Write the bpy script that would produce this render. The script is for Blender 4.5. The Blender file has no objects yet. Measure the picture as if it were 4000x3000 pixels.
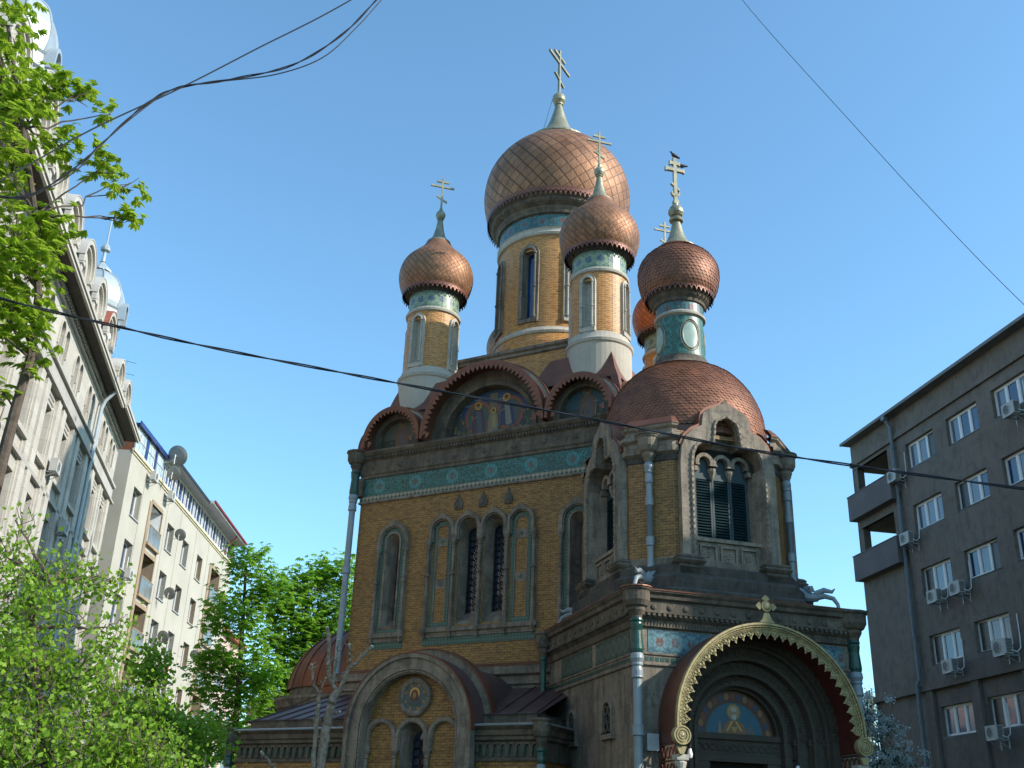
import bpy, math, random
from mathutils import Matrix, Vector
from mathutils.geometry import tessellate_polygon
random.seed(7)
PI = math.pi
sin, cos, R_ = math.sin, math.cos, math.radians
SC = bpy.context.scene
COL = SC.collection

# ------------------------------------------------------------------ camera
cam_d = bpy.data.cameras.new('camera')
cam = bpy.data.objects.new('camera', cam_d); COL.objects.link(cam); SC.camera = cam
cam_d.sensor_width = 36.0; cam_d.lens = 37.08; cam_d.clip_end = 3000; cam_d.clip_start = 0.1
_up = Vector((340., 9400., -4120.)).normalized()
_fw = Vector((0, 0, -1.)); _fw = (_fw - _up * _fw.dot(_up)).normalized()
_rt = _fw.cross(_up)
cam.matrix_world = Matrix.Translation((0, 0, 1.6)) @ Matrix((_rt, _fw, _up)).to_4x4()
# ------------------------------------------------------------------ sky, sun, exposure
SUN_AZ, SUN_EL = 107.0, 31.0          # clockwise from +Y
W = bpy.data.worlds.new('World'); SC.world = W; W.use_nodes = True
wn = W.node_tree; bg = wn.nodes['Background']
sky = wn.nodes.new('ShaderNodeTexSky'); sky.sky_type = 'NISHITA'; sky.sun_disc = False
sky.sun_elevation = R_(SUN_EL); sky.sun_rotation = R_(SUN_AZ)
sky.air_density = 1.0; sky.dust_density = 0.6; sky.ozone_density = 4.0; sky.altitude = 80
tint = wn.nodes.new('ShaderNodeMix'); tint.data_type = 'RGBA'; tint.blend_type = 'MULTIPLY'; tint.inputs[0].default_value = 1.; tint.inputs[7].default_value = (.87, 1.085, 1.01, 1)
wn.links.new(sky.outputs[0], tint.inputs[6]); wn.links.new(tint.outputs[2], bg.inputs[0]); bg.inputs[1].default_value = 0.15
sd = bpy.data.lights.new('sun', 'SUN'); sd.energy = 3.1; sd.angle = R_(0.53); sd.color = (1.0, .93, .83)
sun = bpy.data.objects.new('sun', sd); COL.objects.link(sun)
_s = Vector((sin(R_(SUN_AZ)) * cos(R_(SUN_EL)), cos(R_(SUN_AZ)) * cos(R_(SUN_EL)), sin(R_(SUN_EL))))
sun.rotation_euler = _s.to_track_quat('Z', 'Y').to_euler(); sun.location = _s * 200
SC.view_settings.view_transform = 'Standard'; SC.view_settings.look = 'None'
SC.view_settings.exposure = 1.02; SC.view_settings.gamma = 1.0

# ------------------------------------------------------------------ materials
class NT:
    def __init__(s, name):
        s.m = bpy.data.materials.new(name); s.m.use_nodes = True
        s.t = s.m.node_tree; s.n = s.t.nodes; s.l = s.t.links
        s.b = s.n['Principled BSDF']; s._uv = None; s._ob = None
    def uv(s):
        if not s._uv: s._uv = s.n.new('ShaderNodeUVMap'); s._uv.uv_map = 'UVMap'
        return s._uv.outputs[0]
    def ob(s):
        if not s._ob: s._ob = s.n.new('ShaderNodeTexCoord')
        return s._ob.outputs['Object']
    def lk(s, a, b): s.l.new(a, b)
    def setin(s, node, i, v):
        if hasattr(v, 'is_linked') or hasattr(v, 'links'): s.l.new(v, node.inputs[i])
        else: node.inputs[i].default_value = v
    def scale(s, v, sc):
        n = s.n.new('ShaderNodeMapping'); s.lk(v, n.inputs[0]); n.inputs['Scale'].default_value = sc; return n.outputs[0]
    def noise(s, v, sc=5., det=4., rough=.55, dist=0.):
        n = s.n.new('ShaderNodeTexNoise'); s.lk(v, n.inputs['Vector']); n.inputs['Scale'].default_value = sc
        n.inputs['Detail'].default_value = det; n.inputs['Roughness'].default_value = rough
        n.inputs['Distortion'].default_value = dist; return n.outputs['Fac']
    def ramp(s, f, a, b, ca=0., cb=1.):
        n = s.n.new('ShaderNodeMapRange'); n.clamp = True; s.lk(f, n.inputs[0])
        for i, x in zip((1, 2, 3, 4), (a, b, ca, cb)): n.inputs[i].default_value = x
        return n.outputs[0]
    def math(s, op, a, b=0., c=0.):
        n = s.n.new('ShaderNodeMath'); n.operation = op
        for i, x in enumerate((a, b, c)): s.setin(n, i, x)
        return n.outputs[0]
    def mix(s, f, a, b, mode='MIX'):
        n = s.n.new('ShaderNodeMix'); n.data_type = 'RGBA'; n.blend_type = mode
        s.setin(n, 0, f)
        for i, x in ((6, a), (7, b)):
            if isinstance(x, tuple): x = (*x, 1.) if len(x) == 3 else x
            s.setin(n, i, x)
        return n.outputs[2]
    def sep(s, v):
        n = s.n.new('ShaderNodeSeparateXYZ'); s.lk(v, n.inputs[0]); return n.outputs
    def comb(s, x, y, z=0.):
        n = s.n.new('ShaderNodeCombineXYZ')
        for i, q in enumerate((x, y, z)): s.setin(n, i, q)
        return n.outputs[0]
    def bump(s, h, st=.5, d=.02):
        n = s.n.new('ShaderNodeBump'); n.inputs['Strength'].default_value = st; n.inputs['Distance'].default_value = d
        s.lk(h, n.inputs['Height']); s.lk(n.outputs[0], s.b.inputs['Normal']); return n
    def fin(s, color, rough=.8, metal=0., spec=None):
        if isinstance(color, tuple): s.b.inputs['Base Color'].default_value = (*color, 1)
        else: s.lk(color, s.b.inputs['Base Color'])
        s.setin(s.b, 'Roughness', rough); s.b.inputs['Metallic'].default_value = metal
        if spec is not None: s.b.inputs['Specular IOR Level'].default_value = spec
        return s.m

def plain(name, c, rough=.7, metal=0., var=.25, sc=3., bump=.0, spec=None):
    t = NT(name); n = t.noise(t.ob(), sc, 6, .6)
    d = tuple(x * (1 - var) for x in c); e = tuple(min(1, x * (1 + var * .6)) for x in c)
    col = t.mix(t.ramp(n, .32, .68), d, e)
    if bump: t.bump(t.noise(t.ob(), sc * 12, 3), bump, .01)
    return t.fin(col, rough, metal, spec)

def stone_mat(name, c, dirt=.5, dcol=(.035, .032, .028), bw=.75, bh=.32, rough=.85):
    t = NT(name); v = t.uv()
    br = t.n.new('ShaderNodeTexBrick'); t.lk(v, br.inputs['Vector'])
    br.inputs['Scale'].default_value = 1; br.inputs['Brick Width'].default_value = bw; br.inputs['Row Height'].default_value = bh
    br.inputs['Mortar Size'].default_value = .006; br.inputs['Mortar Smooth'].default_value = .3
    br.inputs['Color1'].default_value = (*[x * 1.1 for x in c], 1); br.inputs['Color2'].default_value = (*[x * .84 for x in c], 1)
    br.inputs['Mortar'].default_value = (*[x * .45 for x in c], 1)
    big = t.noise(t.ob(), .55, 6, .65)
    c1 = t.mix(t.ramp(big, .35, .7, 0, .55), br.outputs[0], tuple(x * .62 for x in c))
    st = t.noise(t.scale(t.ob(), (2.2, 2.2, .35)), 2.2, 7, .7, .4)
    c2 = t.mix(t.ramp(st, .62 - .22 * dirt, .78 - .12 * dirt, 0, .85 * min(1, dirt + .25)), c1, dcol)
    bl_ = t.noise(t.ob(), 1.9, 8, .72, .6)
    c2 = t.mix(t.ramp(bl_, .50, .60, 0, min(.8, dirt * .72)), c2, tuple(x * .8 for x in dcol))
    c2 = t.mix(t.ramp(bl_, .42, .36, 0, min(.5, dirt * .45)), c2, tuple(min(.6, x * 1.5) for x in c))
    fine = t.noise(t.ob(), 26, 3)
    c3 = t.mix(t.ramp(fine, .3, .7, 0, .28), c2, tuple(x * 1.35 for x in c))
    t.bump(t.mix(.5, fine, br.outputs['Fac']), .35, .012)
    return t.fin(c3, rough)

def brick_mat(name, c1, c2, mort, bw=.2, bh=.075, soot=.42):
    t = NT(name); v = t.uv()
    br = t.n.new('ShaderNodeTexBrick'); t.lk(v, br.inputs['Vector'])
    br.inputs['Scale'].default_value = 1; br.inputs['Brick Width'].default_value = bw; br.inputs['Row Height'].default_value = bh
    br.inputs['Mortar Size'].default_value = .0092; br.inputs['Mortar Smooth'].default_value = .2
    br.inputs['Color1'].default_value = (*c1, 1); br.inputs['Color2'].default_value = (*c2, 1); br.inputs['Mortar'].default_value = (*mort, 1)
    big = t.noise(t.ob(), .8, 7, .65)
    a = t.mix(t.ramp(big, .38, .72, 0, soot), br.outputs[0], tuple(x * .5 for x in c2))
    pv = t.noise(t.scale(v, (1 / bw, 1 / bh, 1)), .9, 1)
    b = t.mix(t.ramp(pv, .42, .62, 0, .32), a, tuple(x * 1.35 for x in c1)); b = t.mix(t.ramp(pv, .42, .30, 0, .38), b, tuple(x * .45 for x in c2))
    run = t.noise(t.scale(t.ob(), (2.5, 2.5, .3)), 1.6, 6, .7); b = t.mix(t.ramp(run, .52, .70, 0, soot * .8), b, (.045, .033, .02))
    spot = t.noise(t.scale(t.ob(), (1, 1, 1.6)), 1.3, 5, .75)
    b = t.mix(t.ramp(spot, .66, .72, 0, .5), b, (.05, .035, .02))
    t.bump(t.math('SUBTRACT', 1., br.outputs['Fac']), .6, .008)
    return t.fin(b, .5)

def dome_mat(name, base, dark, light, rough=.4, metal=.75):
    """sheet copper laid in diagonal lozenges: uv is (turns*N, conformal height)"""
    t = NT(name); x, y, _ = t.sep(t.uv())
    a = t.math('ADD', x, t.math('MULTIPLY', y, .8)); b = t.math('SUBTRACT', x, t.math('MULTIPLY', y, 1.15))
    fa = t.math('FRACT', a); fb = t.math('FRACT', b)
    ea = t.math('MINIMUM', fa, t.math('SUBTRACT', 1., fa)); eb = t.math('MINIMUM', fb, t.math('SUBTRACT', 1., fb))
    e = t.math('MINIMUM', t.math('MULTIPLY', ea, 1.), t.math('MULTIPLY', eb, 1.7))
    seam = t.ramp(e, .035, .11)
    wn_ = t.n.new('ShaderNodeTexWhiteNoise'); wn_.noise_dimensions = '2D'
    t.lk(t.comb(t.math('FLOOR', a), t.math('FLOOR', b)), wn_.inputs['Vector'])
    c = t.mix(wn_.outputs['Value'], tuple(q * .66 for q in base), tuple(q * 1.22 for q in base))
    n = t.noise(t.ob(), .9, 6, .65)
    c = t.mix(t.ramp(n, .4, .72, 0, .75), c, light)
    n2 = t.noise(t.scale(t.ob(), (1, 1, .5)), 2.6, 5, .7)
    c = t.mix(t.ramp(n2, .55, .75, 0, .5), c, dark)
    n3 = t.noise(t.scale(t.ob(), (3., 3., .45)), 1.5, 6, .7); c = t.mix(t.ramp(n3, .55, .72, 0, .5), c, (.07, .05, .035))
    c = t.mix(t.math('MULTIPLY', t.math('SUBTRACT', 1., seam), .75), c, tuple(q * .35 for q in dark))
    lift = t.math('ADD', t.math('MULTIPLY', fa, .35), t.math('MULTIPLY', t.math('SUBTRACT', 1., fb), .35))
    h = t.math('ADD', t.math('MULTIPLY', seam, .7), lift)
    wob = t.noise(t.ob(), 3.5, 3)
    t.bump(t.math('ADD', h, t.math('MULTIPLY', wob, 1.6)), .28, .03)
    return t.fin(c, t.ramp(n2, .3, .7, rough - .06, rough + .16), metal)

def glass_mat(name, c=(.03, .05, .08), rough=.06, curt=None):
    t = NT(name)
    n = t.noise(t.ob(), .6, 2)
    t.bump(n, .15, .05)
    return t.fin(t.mix(t.ramp(n, .35, .65), tuple(x * .6 for x in c), c), rough, 0., .9)

def tile_frieze(name, ground, a, b, c_, period=.95, height=.62, off=0.):
    """glazed majolica: running roundels with leaf scrolls"""
    t = NT(name); v = t.uv(); x, y, _ = t.sep(v)
    fx = t.math('SUBTRACT', t.math('FRACT', t.math('DIVIDE', x, period)), .5)
    px = t.math('MULTIPLY', fx, period)
    fy = t.math('SUBTRACT', t.math('FRACT', t.math('DIVIDE', t.math('SUBTRACT', y, off), height)), .5)
    py = t.math('MULTIPLY', fy, height)
    nz = t.noise(v, 9., 3, .6, 2.2); nz2 = t.noise(v, 17., 3, .6, 1.5)
    r = t.math('SQRT', t.math('ADD', t.math('MULTIPLY', px, px), t.math('MULTIPLY', py, py)))
    r = t.math('ADD', r, t.math('MULTIPLY', t.math('SUBTRACT', nz, .5), .13))
    fx2 = t.math('SUBTRACT', t.math('FRACT', t.math('ADD', t.math('DIVIDE', x, period), .5)), .5)
    px2 = t.math('MULTIPLY', fx2, period)
    r2 = t.math('SQRT', t.math('ADD', t.math('MULTIPLY', px2, px2), t.math('MULTIPLY', py, py)))
    col = t.mix(t.ramp(nz, .49, .54), ground, a)
    col = t.mix(t.ramp(nz2, .56, .62), col, b)
    disc = t.math('LESS_THAN', r, height * .36)
    col = t.mix(t.math('MULTIPLY', disc, t.ramp(nz2, .4, .48, .2, 1)), col, tuple(q * 1.2 for q in a))
    col = t.mix(t.math('MULTIPLY', t.math('LESS_THAN', r, height * .2), t.ramp(nz, .42, .5)), col, c_)
    ring = t.math('LESS_THAN', t.math('ABSOLUTE', t.math('SUBTRACT', t.math('FRACT', t.math('MULTIPLY', r2, 9.)), .5)), .13)
    col = t.mix(t.math('MULTIPLY', ring, .38), col, tuple(q * .35 for q in ground))
    dirt = t.noise(t.ob(), 1.2, 5, .7)
    col = t.mix(t.ramp(dirt, .5, .8, 0, .55), col, (.03, .04, .03))
    t.bump(nz2, .3, .01)
    return t.fin(col, .42)

def checker_band(name, ground, mark, step=.125, off=0.):
    """small quatrefoils in a row or two on a pale tile"""
    t = NT(name); x, y, _ = t.sep(t.uv())
    fx = t.math('SUBTRACT', t.math('FRACT', t.math('DIVIDE', x, step)), .5)
    fy = t.math('SUBTRACT', t.math('FRACT', t.math('DIVIDE', t.math('ADD', y, off), step)), .5)
    ax = t.math('ABSOLUTE', fx); ay = t.math('ABSOLUTE', fy)
    cr = t.math('MINIMUM', t.math('MAXIMUM', ax, t.math('MULTIPLY', ay, 2.6)), t.math('MAXIMUM', t.math('MULTIPLY', ax, 2.6), ay))
    m = t.ramp(cr, .38, .32)
    di = t.ramp(t.math('ABSOLUTE', t.math('SUBTRACT', t.math('ADD', ax, ay), .5)), .0, .06, .5, 0.)
    col = t.mix(m, ground, mark); col = t.mix(di, col, tuple(q * .5 for q in mark))
    dirt = t.noise(t.ob(), 1.6, 5, .7)
    col = t.mix(t.ramp(dirt, .45, .75, 0, .7), col, (.05, .05, .04))
    return t.fin(col, .4)

def paint_mat(name, rough=.5, var=.3):
    t = NT(name); a = t.n.new('ShaderNodeAttribute'); a.attribute_name = 'Col'
    n = t.noise(t.ob(), 14, 4, .7)
    col = t.mix(t.ramp(n, .35, .65, 0, var), a.outputs[0], (.04, .04, .035))
    t.bump(n, .2, .01)
    return t.fin(col, rough)

def leaf_mat(name, c1, c2, tr=.45):
    t = NT(name); a = t.n.new('ShaderNodeAttribute'); a.attribute_name = 'Col'
    x = t.sep(a.outputs['Vector'])[0]
    n = t.noise(t.ob(), .8, 2)
    col = t.mix(t.math('MULTIPLY', t.math('ADD', x, n), .5), c1, c2)
    t.fin(col, .5, 0, .35)
    tb = t.n.new('ShaderNodeBsdfTranslucent'); t.lk(t.mix(.5, col, tuple(q * 1.5 for q in c2)), tb.inputs[0])
    mx = t.n.new('ShaderNodeMixShader'); mx.inputs[0].default_value = tr
    t.lk(t.b.outputs[0], mx.inputs[1]); t.lk(tb.outputs[0], mx.inputs[2])
    t.lk(mx.outputs[0], t.n['Material Output'].inputs[0]); return t.m

MT = dict(
 brick=brick_mat('yellow_brick', (.315, .168, .042), (.215, .104, .027), (.03, .02, .012)),
 brick2=brick_mat('turret_brick', (.58, .29, .075), (.46, .20, .05), (.11, .062, .034), soot=.25),
 stone=stone_mat('grey_stone', (.235, .188, .138), .8),
 portal=stone_mat('shade_darkened_portal_stone', (.075, .062, .045), .5),  # darkened to stand for the deep shade inside the portal arch
 mid=stone_mat('weathered_stone', (.275, .225, .168), .75),
 palebig=stone_mat('ashlar_plinth', (.44, .405, .335), .12, (.12, .11, .10), 1.55, 1.45),
 pale=stone_mat('pale_stone', (.44, .405, .335), .22),
 dirty=stone_mat('sooty_stone', (.155, .122, .084), 1.2),
 black=stone_mat('blackened_stone', (.085, .073, .057), 1.0, (.02, .019, .018)),
 copper=plain('roof_copper', (.17, .066, .042), .5, .35, .3, 1.2, .1),
 copper2=plain('reddish_roof_copper', (.185, .072, .040), .5, .3, .25, 1.5, .1),  # slightly lighter, redder copper for gables, hips and flashings
 apsec=plain('apse_copper', (.21, .075, .038), .5, .4, .45, .8, .1),
 purple=plain('weathered_roof_copper', (.13, .075, .07), .45, .35, .3, .8, .1),
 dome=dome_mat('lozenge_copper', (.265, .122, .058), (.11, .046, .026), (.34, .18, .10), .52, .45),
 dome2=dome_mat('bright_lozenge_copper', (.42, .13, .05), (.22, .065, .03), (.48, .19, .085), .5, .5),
 scale=plain('scale_copper', (.225, .092, .048), .55, .32, .35, 2.5),
 tin=plain('spire_metal', (.30, .28, .19), .45, .4, .3, 3.),
 verd=plain('greened_spire_metal', (.22, .24, .18), .5, .4, .3, 3.),
 gold=plain('tarnished_gilding', (.37, .30, .145), .5, .2, .35, 6.),
 pipe=plain('pipe_paint', (.25, .29, .31), .5, .1, .15, 2.),
 green=plain('green_majolica', (.012, .07, .052), .3, 0., .4, 8., .3),
 shut=plain('shutter_paint', (.008, .03, .037), .45, 0., .25, 4.),
 iron=plain('black_iron', (.015, .015, .017), .5, .3),
 redsoff=plain('red_soffit', (.09, .014, .01), .7, 0., .4, 4.),
 dark=plain('dark_interior', (.01, .009, .008), .9),
 glass=glass_mat('window_glass'), glassb=glass_mat('blue_window_glass', (.014, .04, .12)),
 glassd=glass_mat('dark_window_glass', (.03, .035, .035), .15),
 paint=paint_mat('mosaic_paint'),
 frieze=tile_frieze('teal_majolica', (.012, .07, .055), (.04, .19, .195), (.05, .06, .025), (.13, .07, .05), 1.5, .665, 12.687),
 frieze2=tile_frieze('blue_majolica', (.02, .06, .075), (.045, .135, .15), (.22, .22, .11), (.20, .06, .03), .8, .65, 23.93),
 frieze3=tile_frieze('green_roundel_majolica', (.11, .175, .115), (.20, .26, .175), (.07, .14, .10), (.06, .10, .15), .44, .73, 20.22),
 frieze4=tile_frieze('porch_majolica', (.012, .07, .11), (.085, .18, .20), (.02, .08, .06), (.13, .04, .02), .42, .58, 5.98),
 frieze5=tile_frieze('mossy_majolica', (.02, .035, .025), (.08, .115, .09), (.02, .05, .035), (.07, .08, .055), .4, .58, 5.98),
 tiledrum=tile_frieze('scroll_majolica', (.02, .095, .075), (.05, .165, .13), (.13, .11, .05), (.015, .06, .045), .5, .5),
 qband=checker_band('quatrefoil_tiles', (.30, .27, .20), (.012, .055, .04), .16),
 tborder=checker_band('border_tiles', (.035, .13, .105), (.012, .05, .04), .115),
 cream=plain('cream_render', (.40, .375, .315), .9, 0, .12, .35, .06),
 tan=plain('tan_render', (.30, .225, .15), .9, 0, .2, 1.),
 orn=stone_mat('ornate_render', (.47, .44, .385), .2, (.22, .2, .175), 1.6, .5),
 orng=stone_mat('ornate_grey_band', (.42, .40, .36), .3, (.2, .19, .17), 1.6, 1.),
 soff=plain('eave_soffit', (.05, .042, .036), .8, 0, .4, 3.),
 white=plain('white_frame', (.78, .78, .76), .45, 0, .06, 2.),
 acw=plain('air_conditioner_casing', (.42, .41, .38), .5, 0, .1, 2.),
 greyr=stone_mat('grey_render', (.165, .14, .116), .55, (.06, .052, .045), 9., 9.),
 greyb=plain('balcony_render', (.145, .13, .13), .9, 0, .15, 1.),
 greyd=plain('eave_slab', (.16, .17, .18), .7, 0, .2, 2.),
 zinc=plain('zinc_sheet', (.35, .40, .43), .45, .25, .12, 1.5),
 ltgrey=plain('light_metal', (.45, .46, .46), .5, .3, .15, 3.),
 dish=plain('dish_paint', (.24, .24, .225), .6, .1, .15, 3.),
 rail=plain('balcony_glass', (.16, .17, .16), .25, 0, .3, 2.),
 blue=plain('blue_sheet', (.015, .035, .15), .4, 0, .2), brownw=plain('brown_wall', (.16, .05, .02), .7),
 redg=plain('red_gutter', (.25, .02, .03), .5), redroof=plain('red_roof', (.30, .09, .05), .8),
 cable=plain('cable_rubber', (.012, .014, .018), .5), bark=plain('tree_bark', (.10, .075, .055), .9, 0, .5, 9., .8),
 barkg=plain('pruned_bark', (.27, .21, .15), .9, 0, .5, 14., .9), cut=plain('cut_wood', (.62, .52, .36), .8, 0, .1, 9.),
 bird=plain('pigeon_feather', (.035, .032, .04), .7), cloth=plain('white_cloth', (.8, .78, .76), .9), clothr=plain('red_cloth', (.55, .10, .06), .9),
 bulb=plain('bulb_glass', (.85, .83, .80), .25), ground=plain('asphalt', (.055, .053, .05), .9, 0, .3, 2., .2),
 lawn=plain('yard_soil', (.06, .07, .03), .95, 0, .4, 2., .4),
 leafA=leaf_mat('chestnut_leaf', (.06, .17, .01), (.40, .54, .05)),
 leafB=leaf_mat('birch_leaf', (.08, .20, .015), (.33, .50, .05)),
 leafC=leaf_mat('far_chestnut_leaf', (.08, .21, .02), (.30, .52, .06), .55),
 leafD=leaf_mat('shrub_leaf', (.08, .19, .015), (.24, .42, .035)),
 petal=leaf_mat('blossom', (.32, .36, .34), (.62, .66, .64), .3),
 leafE=leaf_mat('grey_green_leaf', (.03, .06, .04), (.10, .16, .10)),
 poplar=leaf_mat('poplar_leaf', (.16, .16, .09), (.34, .33, .2)),
 pink=plain('pink_render', (.52, .38, .33), .9, 0, .15, 1.),
)

# ------------------------------------------------------------------ mesh building
def fr(x, y, deg, z=0.):
    return Matrix.Translation((x, y, z)) @ Matrix.Rotation(R_(deg), 4, 'Z')
I4 = Matrix.Identity(4)

class MB:
    """collects faces in a local frame: x along, y into the building, z up"""
    def __init__(s, M=None):
        s.M = M or I4; s.v = []; s.f = []; s.uv = []; s.mi = []; s.col = []
    def add(s, vs, fs, uvs=None, mi=0, col=(1, 1, 1)):
        o = len(s.v); s.v += [tuple(p) for p in vs]
        for k, f in enumerate(fs):
            s.f.append([i + o for i in f]); s.mi.append(mi); s.col.append(col)
            if uvs: s.uv.append([uvs[i] for i in f])
            else:
                P = [vs[i] for i in f]; n = [0, 0, 0]
                for i in range(len(P)):
                    a, b = P[i], P[(i + 1) % len(P)]
                    n[0] += (a[1] - b[1]) * (a[2] + b[2]); n[1] += (a[2] - b[2]) * (a[0] + b[0]); n[2] += (a[0] - b[0]) * (a[1] + b[1])
                h = math.hypot(n[0], n[1])
                if abs(n[2]) >= 2.5 * h: s.uv.append([(p[0], p[1]) for p in P])
                else:
                    tx, ty = -n[1] / h, n[0] / h
                    if tx < -1e-6 or (abs(tx) < 1e-6 and ty < 0): tx, ty = -tx, -ty
                    s.uv.append([(p[0] * tx + p[1] * ty, p[2]) for p in P])
        return s
    def box(s, x0, x1, y0, y1, z0, z1, mi=0, col=(1, 1, 1)):
        v = [(x, y, z) for z in (z0, z1) for y in (y0, y1) for x in (x0, x1)]
        return s.add(v, [(0, 1, 5, 4), (1, 3, 7, 5), (3, 2, 6, 7), (2, 0, 4, 6), (4, 5, 7, 6), (2, 3, 1, 0)], None, mi, col)
    def prism(s, poly, y0, y1, mi=0, col=(1, 1, 1), back=False):
        n = len(poly); v = [(x, y0, z) for x, z in poly] + [(x, y1, z) for x, z in poly]
        fs = [tuple(range(n))] + [(i, i + n, (i + 1) % n + n, (i + 1) % n) for i in range(n)]
        if back: fs.append(tuple(range(2 * n - 1, n - 1, -1)))
        return s.add(v, fs, None, mi, col)
    def flat(s, poly, y, mi=0, col=(1, 1, 1), th=.0):
        return s.add([(x, y, z) for x, z in poly], [tuple(range(len(poly)))], None, mi, col)
    def strip(s, A, B, y0, y1, mi=0, col=(1, 1, 1), ends=True):
        """solid band between two matched paths A (inner) and B (outer)"""
        n = len(A); v = [(x, y0, z) for x, z in A] + [(x, y0, z) for x, z in B] + [(x, y1, z) for x, z in A] + [(x, y1, z) for x, z in B]
        fs = []
        for i in range(n - 1):
            a, b, c, d = i, i + 1, n + i + 1, n + i
            fs += [(a, d, c, b), (a, b, 2 * n + b, 2 * n + a), (d, 2 * n + d, 2 * n + c, c), (2*n+a, 2*n+b, 2*n+c, 2*n+d)]
        if ends: fs += [(0, 2 * n, 3 * n, n), (n - 1, 2 * n - 1, 4 * n - 1, 3 * n - 1)]
        return s.add(v, fs, None, mi, col)
    def sweep(s, path, prof, closed=True, mi=0, z0=0., col=(1, 1, 1)):
        """profile [(out,z)] carried round a plan path [(x,y)], mitred; outward is to the right of travel"""
        n = len(path); rings = []; acc = 0.; us = []
        for i in range(n):
            p = path[i]; a = path[i - 1] if (closed or i > 0) else None; b = path[(i + 1) % n] if (closed or i < n - 1) else None
            ds = []
            if a: ds.append(Vector((p[0] - a[0], p[1] - a[1])).normalized())
            if b: ds.append(Vector((b[0] - p[0], b[1] - p[1])).normalized())
            ns = [Vector((d.y, -d.x)) for d in ds]
            m = sum(ns, Vector((0, 0))); m.normalize(); k = 1 / max(.3, m.dot(ns[0]))
            if i: acc += math.dist(p, path[i - 1])
            us.append(acc); rings.append([(p[0] + m.x * k * o, p[1] + m.y * k * o, z + z0) for o, z in prof])
        if closed: rings.append(rings[0]); us.append(acc + math.dist(path[-1], path[0]))
        pl = [0.]
        for q in range(1, len(prof)): pl.append(pl[-1] + math.dist(prof[q], prof[q - 1]))
        m_ = len(prof)
        for i in range(len(rings) - 1):
            for q in range(m_ - 1):
                s.add([rings[i][q], rings[i + 1][q], rings[i + 1][q + 1], rings[i][q + 1]], [(0, 1, 2, 3)],
                      [(us[i], prof[q][1] + z0 + prof[q][0]), (us[i + 1], prof[q][1] + z0 + prof[q][0]), (us[i + 1], prof[q + 1][1] + z0 + prof[q+1][0]), (us[i], prof[q + 1][1] + z0 + prof[q+1][0])], mi, col)
        return s
    def lathe(s, cx, cy, prof, n=32, a0=0., a1=2 * PI, N=None, mi=0, rr=None, skip=None):
        """N given: conformal uv with N cells round; else metric uv with radius rr"""
        V = [0.]
        for q in range(1, len(prof)):
            ds = math.dist(prof[q], prof[q - 1]); r = max(.03, (prof[q][0] + prof[q - 1][0]) / 2)
            V.append(V[-1] + (ds / r * N / (2 * PI) if N else ds))
        R = rr or max(p[0] for p in prof)
        for i in range(n):
            t0 = a0 + (a1 - a0) * i / n; t1 = a0 + (a1 - a0) * (i + 1) / n
            for q in range(len(prof) - 1):
                (r0, z0), (r1, z1) = prof[q], prof[q + 1]
                if skip and skip(t0, t1, z0, z1): continue
                v = [(cx + r0 * cos(t0), cy + r0 * sin(t0), z0), (cx + r0 * cos(t1), cy + r0 * sin(t1), z0),
                     (cx + r1 * cos(t1), cy + r1 * sin(t1), z1), (cx + r1 * cos(t0), cy + r1 * sin(t0), z1)]
                if N: u0, u1 = N * i / n, N * (i + 1) / n
                else: u0, u1 = R * t0, R * t1
                w0, w1 = (V[q], V[q + 1]) if N else (z0, z1)
                uv = [(u0, w0), (u1, w0), (u1, w1), (u0, w1)]
                if r1 < 1e-4: s.add(v[:3], [(0, 1, 2)], uv[:3], mi)
                elif r0 < 1e-4: s.add(v[1:], [(0, 1, 2)], uv[1:], mi)
                else: s.add(v, [(0, 1, 2, 3)], uv, mi)
        return s
    def tube(s, pts, r, n=8, mi=0, cap=True, col=(1, 1, 1)):
        P = [Vector(p) for p in pts]; k = len(P); rs = r if isinstance(r, (list, tuple)) else [r] * k
        up = Vector((0, 0, 1)); rings = []; prev = None; L = 0.; uu = []
        for i in range(k):
            d = (P[min(k - 1, i + 1)] - P[max(0, i - 1)]).normalized()
            if prev is None:
                a = up if abs(d.z) < .9 else Vector((1, 0, 0)); x = d.cross(a).normalized()
            else:
                x = (prev - d * prev.dot(d)).normalized()
            prev = x; y = d.cross(x)
            if i: L += (P[i] - P[i - 1]).length
            uu.append(L)
            rings.append([P[i] + (x * cos(2 * PI * j / n) + y * sin(2 * PI * j / n)) * rs[i] for j in range(n)])
        v = [p for q in rings for p in q]; fs = []; uv = []
        for i in range(k):
            for j in range(n): uv.append((j / n * 2 * PI * rs[i], uu[i]))
        for i in range(k - 1):
            for j in range(n): fs.append((i * n + j, i * n + (j + 1) % n, (i + 1) * n + (j + 1) % n, (i + 1) * n + j))
        if cap: fs += [tuple(range(n - 1, -1, -1)), tuple((k - 1) * n + j for j in range(n))]
        return s.add(v, fs, uv, mi, col)
    def rope(s, pts, r=.045, pitch=.16, n=8, mi=0):
        """twisted rope moulding along a 3-D path"""
        P = [Vector(p) for p in pts]; dense = []
        for a, b in zip(P, P[1:]):
            L = (b - a).length; m = max(1, int(L / (pitch / 5)))
            dense += [a.lerp(b, i / m) for i in range(m)]
        dense.append(P[-1]); prev = None; rings = []; L = 0.
        for i, p in enumerate(dense):
            d = (dense[min(len(dense) - 1, i + 1)] - dense[max(0, i - 1)]).normalized()
            x = d.cross(Vector((0, 1, 0))).normalized(); y = d.cross(x)
            if i: L += (p - dense[i - 1]).length
            rings.append([p + (x * cos(2 * PI * j / n) + y * sin(2 * PI * j / n)) * r * (1 + .26 * cos(2 * (2 * PI * j / n) + 2 * PI * L / pitch)) for j in range(n)])
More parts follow.
